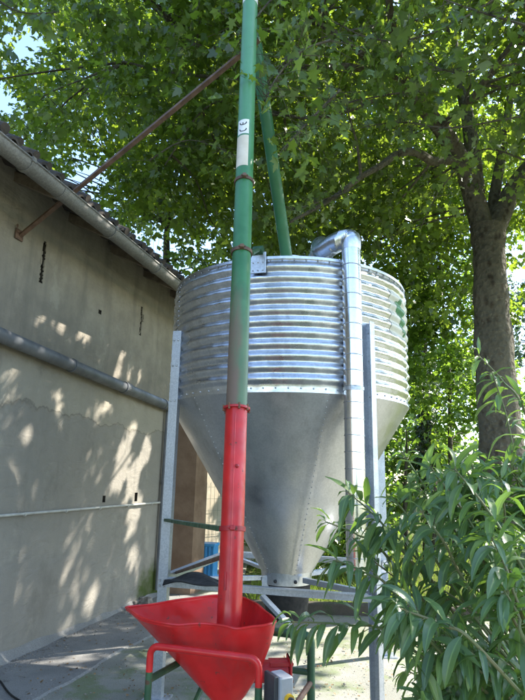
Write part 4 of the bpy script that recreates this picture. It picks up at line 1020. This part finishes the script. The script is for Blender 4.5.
def shoot(pts, r0, lstart, n_l, Lf=(.08, .15), tipbunch=5):
    pts = smoothp([Vector(p) for p in pts], 8); L_ = len(pts); stems.tube(pts, [r0*(1-.8*i/(L_-1))+.0012 for i in range(L_)], 7, False)
    for k in range(n_l+tipbunch):
        f = lstart+(1-lstart)*(k/n_l) if k < n_l else random.uniform(.93, 1.)
        f = min(f, .999); i = int(f*(L_-1)); i2 = min(i+1, L_-1); ff = f*(L_-1)-i; p = pts[i].lerp(pts[i2], ff); t_ = (pts[i2]-pts[i]).normalized() if i2 > i else (pts[i]-pts[i-1]).normalized()
        az = k*2.4+random.uniform(-.4, .4); o_ = t_.orthogonal().normalized(); o2 = t_.cross(o_); rd_ = o_*math.cos(az)+o2*math.sin(az)
        d = t_*random.uniform(.35, .8)+rd_*random.uniform(.5, .9)+Vector((0, 0, random.uniform(-.75, .05))); d.normalize()
        young = k >= n_l-3; ll = random.uniform(*Lf)*(.62 if k >= n_l else (.8 if young else 1)); up_ = Vector((0, 0, 1))+rd_*.4+Vector((random.uniform(-.4, .4), random.uniform(-.6, .2), 0))
        p2 = p+d*.012; stems.tube([p, p2], [.0014, .001], 4, False)
        lance(p2, d, up_, ll, ll*random.uniform(.20, .27), random.uniform(.5, 2.4))
# named shoots traced at their own distance
bs = lambda x, y: base+Vector((x, y, 0))
def shp(tipx, tipy, Y, midx, midy, midY, **kw):
    s_ = base+Vector((random.uniform(-.12, .12), random.uniform(-.12, .12), random.uniform(.0, .3)))
    shoot([s_, s_.lerp(at(midx, midy, midY), .55)+Vector((.03, .02, .08)), at(midx, midy, midY), at((midx*1.0+tipx)/2, (midy+tipy)/2-6, (midY+Y)/2), at(tipx, tipy, Y)], .0052, .42, kw.get('n', 26), kw.get('Lf', (.06, .14)))
shp(292, 622, 1.75, 400, 640, 1.8, n=34)
shp(348, 492, 1.75, 410, 560, 1.8, n=30)
shp(326, 522, 1.9, 390, 560, 1.85, n=16, Lf=(.06, .11))
shp(336, 560, 1.7, 400, 600, 1.75, n=24)
shp(402, 452, 1.85, 450, 540, 1.9, n=28)
shp(430, 466, 1.7, 470, 540, 1.8, n=28)
shp(468, 452, 1.75, 490, 540, 1.8, n=28)
shp(500, 478, 1.6, 510, 560, 1.7, n=28)
shp(492, 372, 1.95, 520, 470, 1.95, n=16)
shp(478, 355, 2.0, 528, 420, 2.0, n=10, Lf=(.08, .13))
shp(520, 395, 1.8, 540, 480, 1.9, n=14)
for tx, ty, Y_, a_, b_ in ((395, 500, 1.7, 60, 90), (412, 480, 1.9, 60, 80), (440, 480, 1.6, 50, 80), (455, 462, 1.95, 40, 90), (482, 470, 1.85, 30, 90), (512, 462, 1.9, 20, 90), (530, 450, 1.8, 10, 100), (378, 520, 1.8, 60, 70), (420, 510, 1.5, 50, 80), (372, 560, 1.9, 60, 60)):
    shp(tx, ty, Y_, tx+a_, ty+b_, Y_+.05, n=24)
for i in range(62):
    tx = random.uniform(384, 550); ty = random.uniform(max(458, 545-(tx-384)*1.3), 720); Y_ = random.uniform(1.35, 2.2)
    shp(tx, ty, Y_, min(560, tx+random.uniform(25, 90)), ty+random.uniform(30, 100), Y_+random.uniform(-.1, .15), n=random.randint(18, 28))
me = bpy.data.meshes.new('foliage'); o_ = Vector(base); me.from_pydata([tuple(Vector(v_)-o_) for v_ in LVs], [], LF); me.polygons.foreach_set('use_smooth', [True]*len(LF))
a_ = me.attributes.new('rnd', 'FLOAT', 'FACE'); a_.data.foreach_set('value', np.array(rnd, np.float32))
a_ = me.attributes.new('vein', 'FLOAT', 'POINT'); a_.data.foreach_set('value', np.array(vein, np.float32))
me.materials.append(M['peach']); o = bpy.data.objects.new('foliage', me); col.objects.link(o); o.parent = sh
stems.build('stem', 'stem', sh)
for o in bpy.data.objects:
    if '_o' in o: del o['_o']
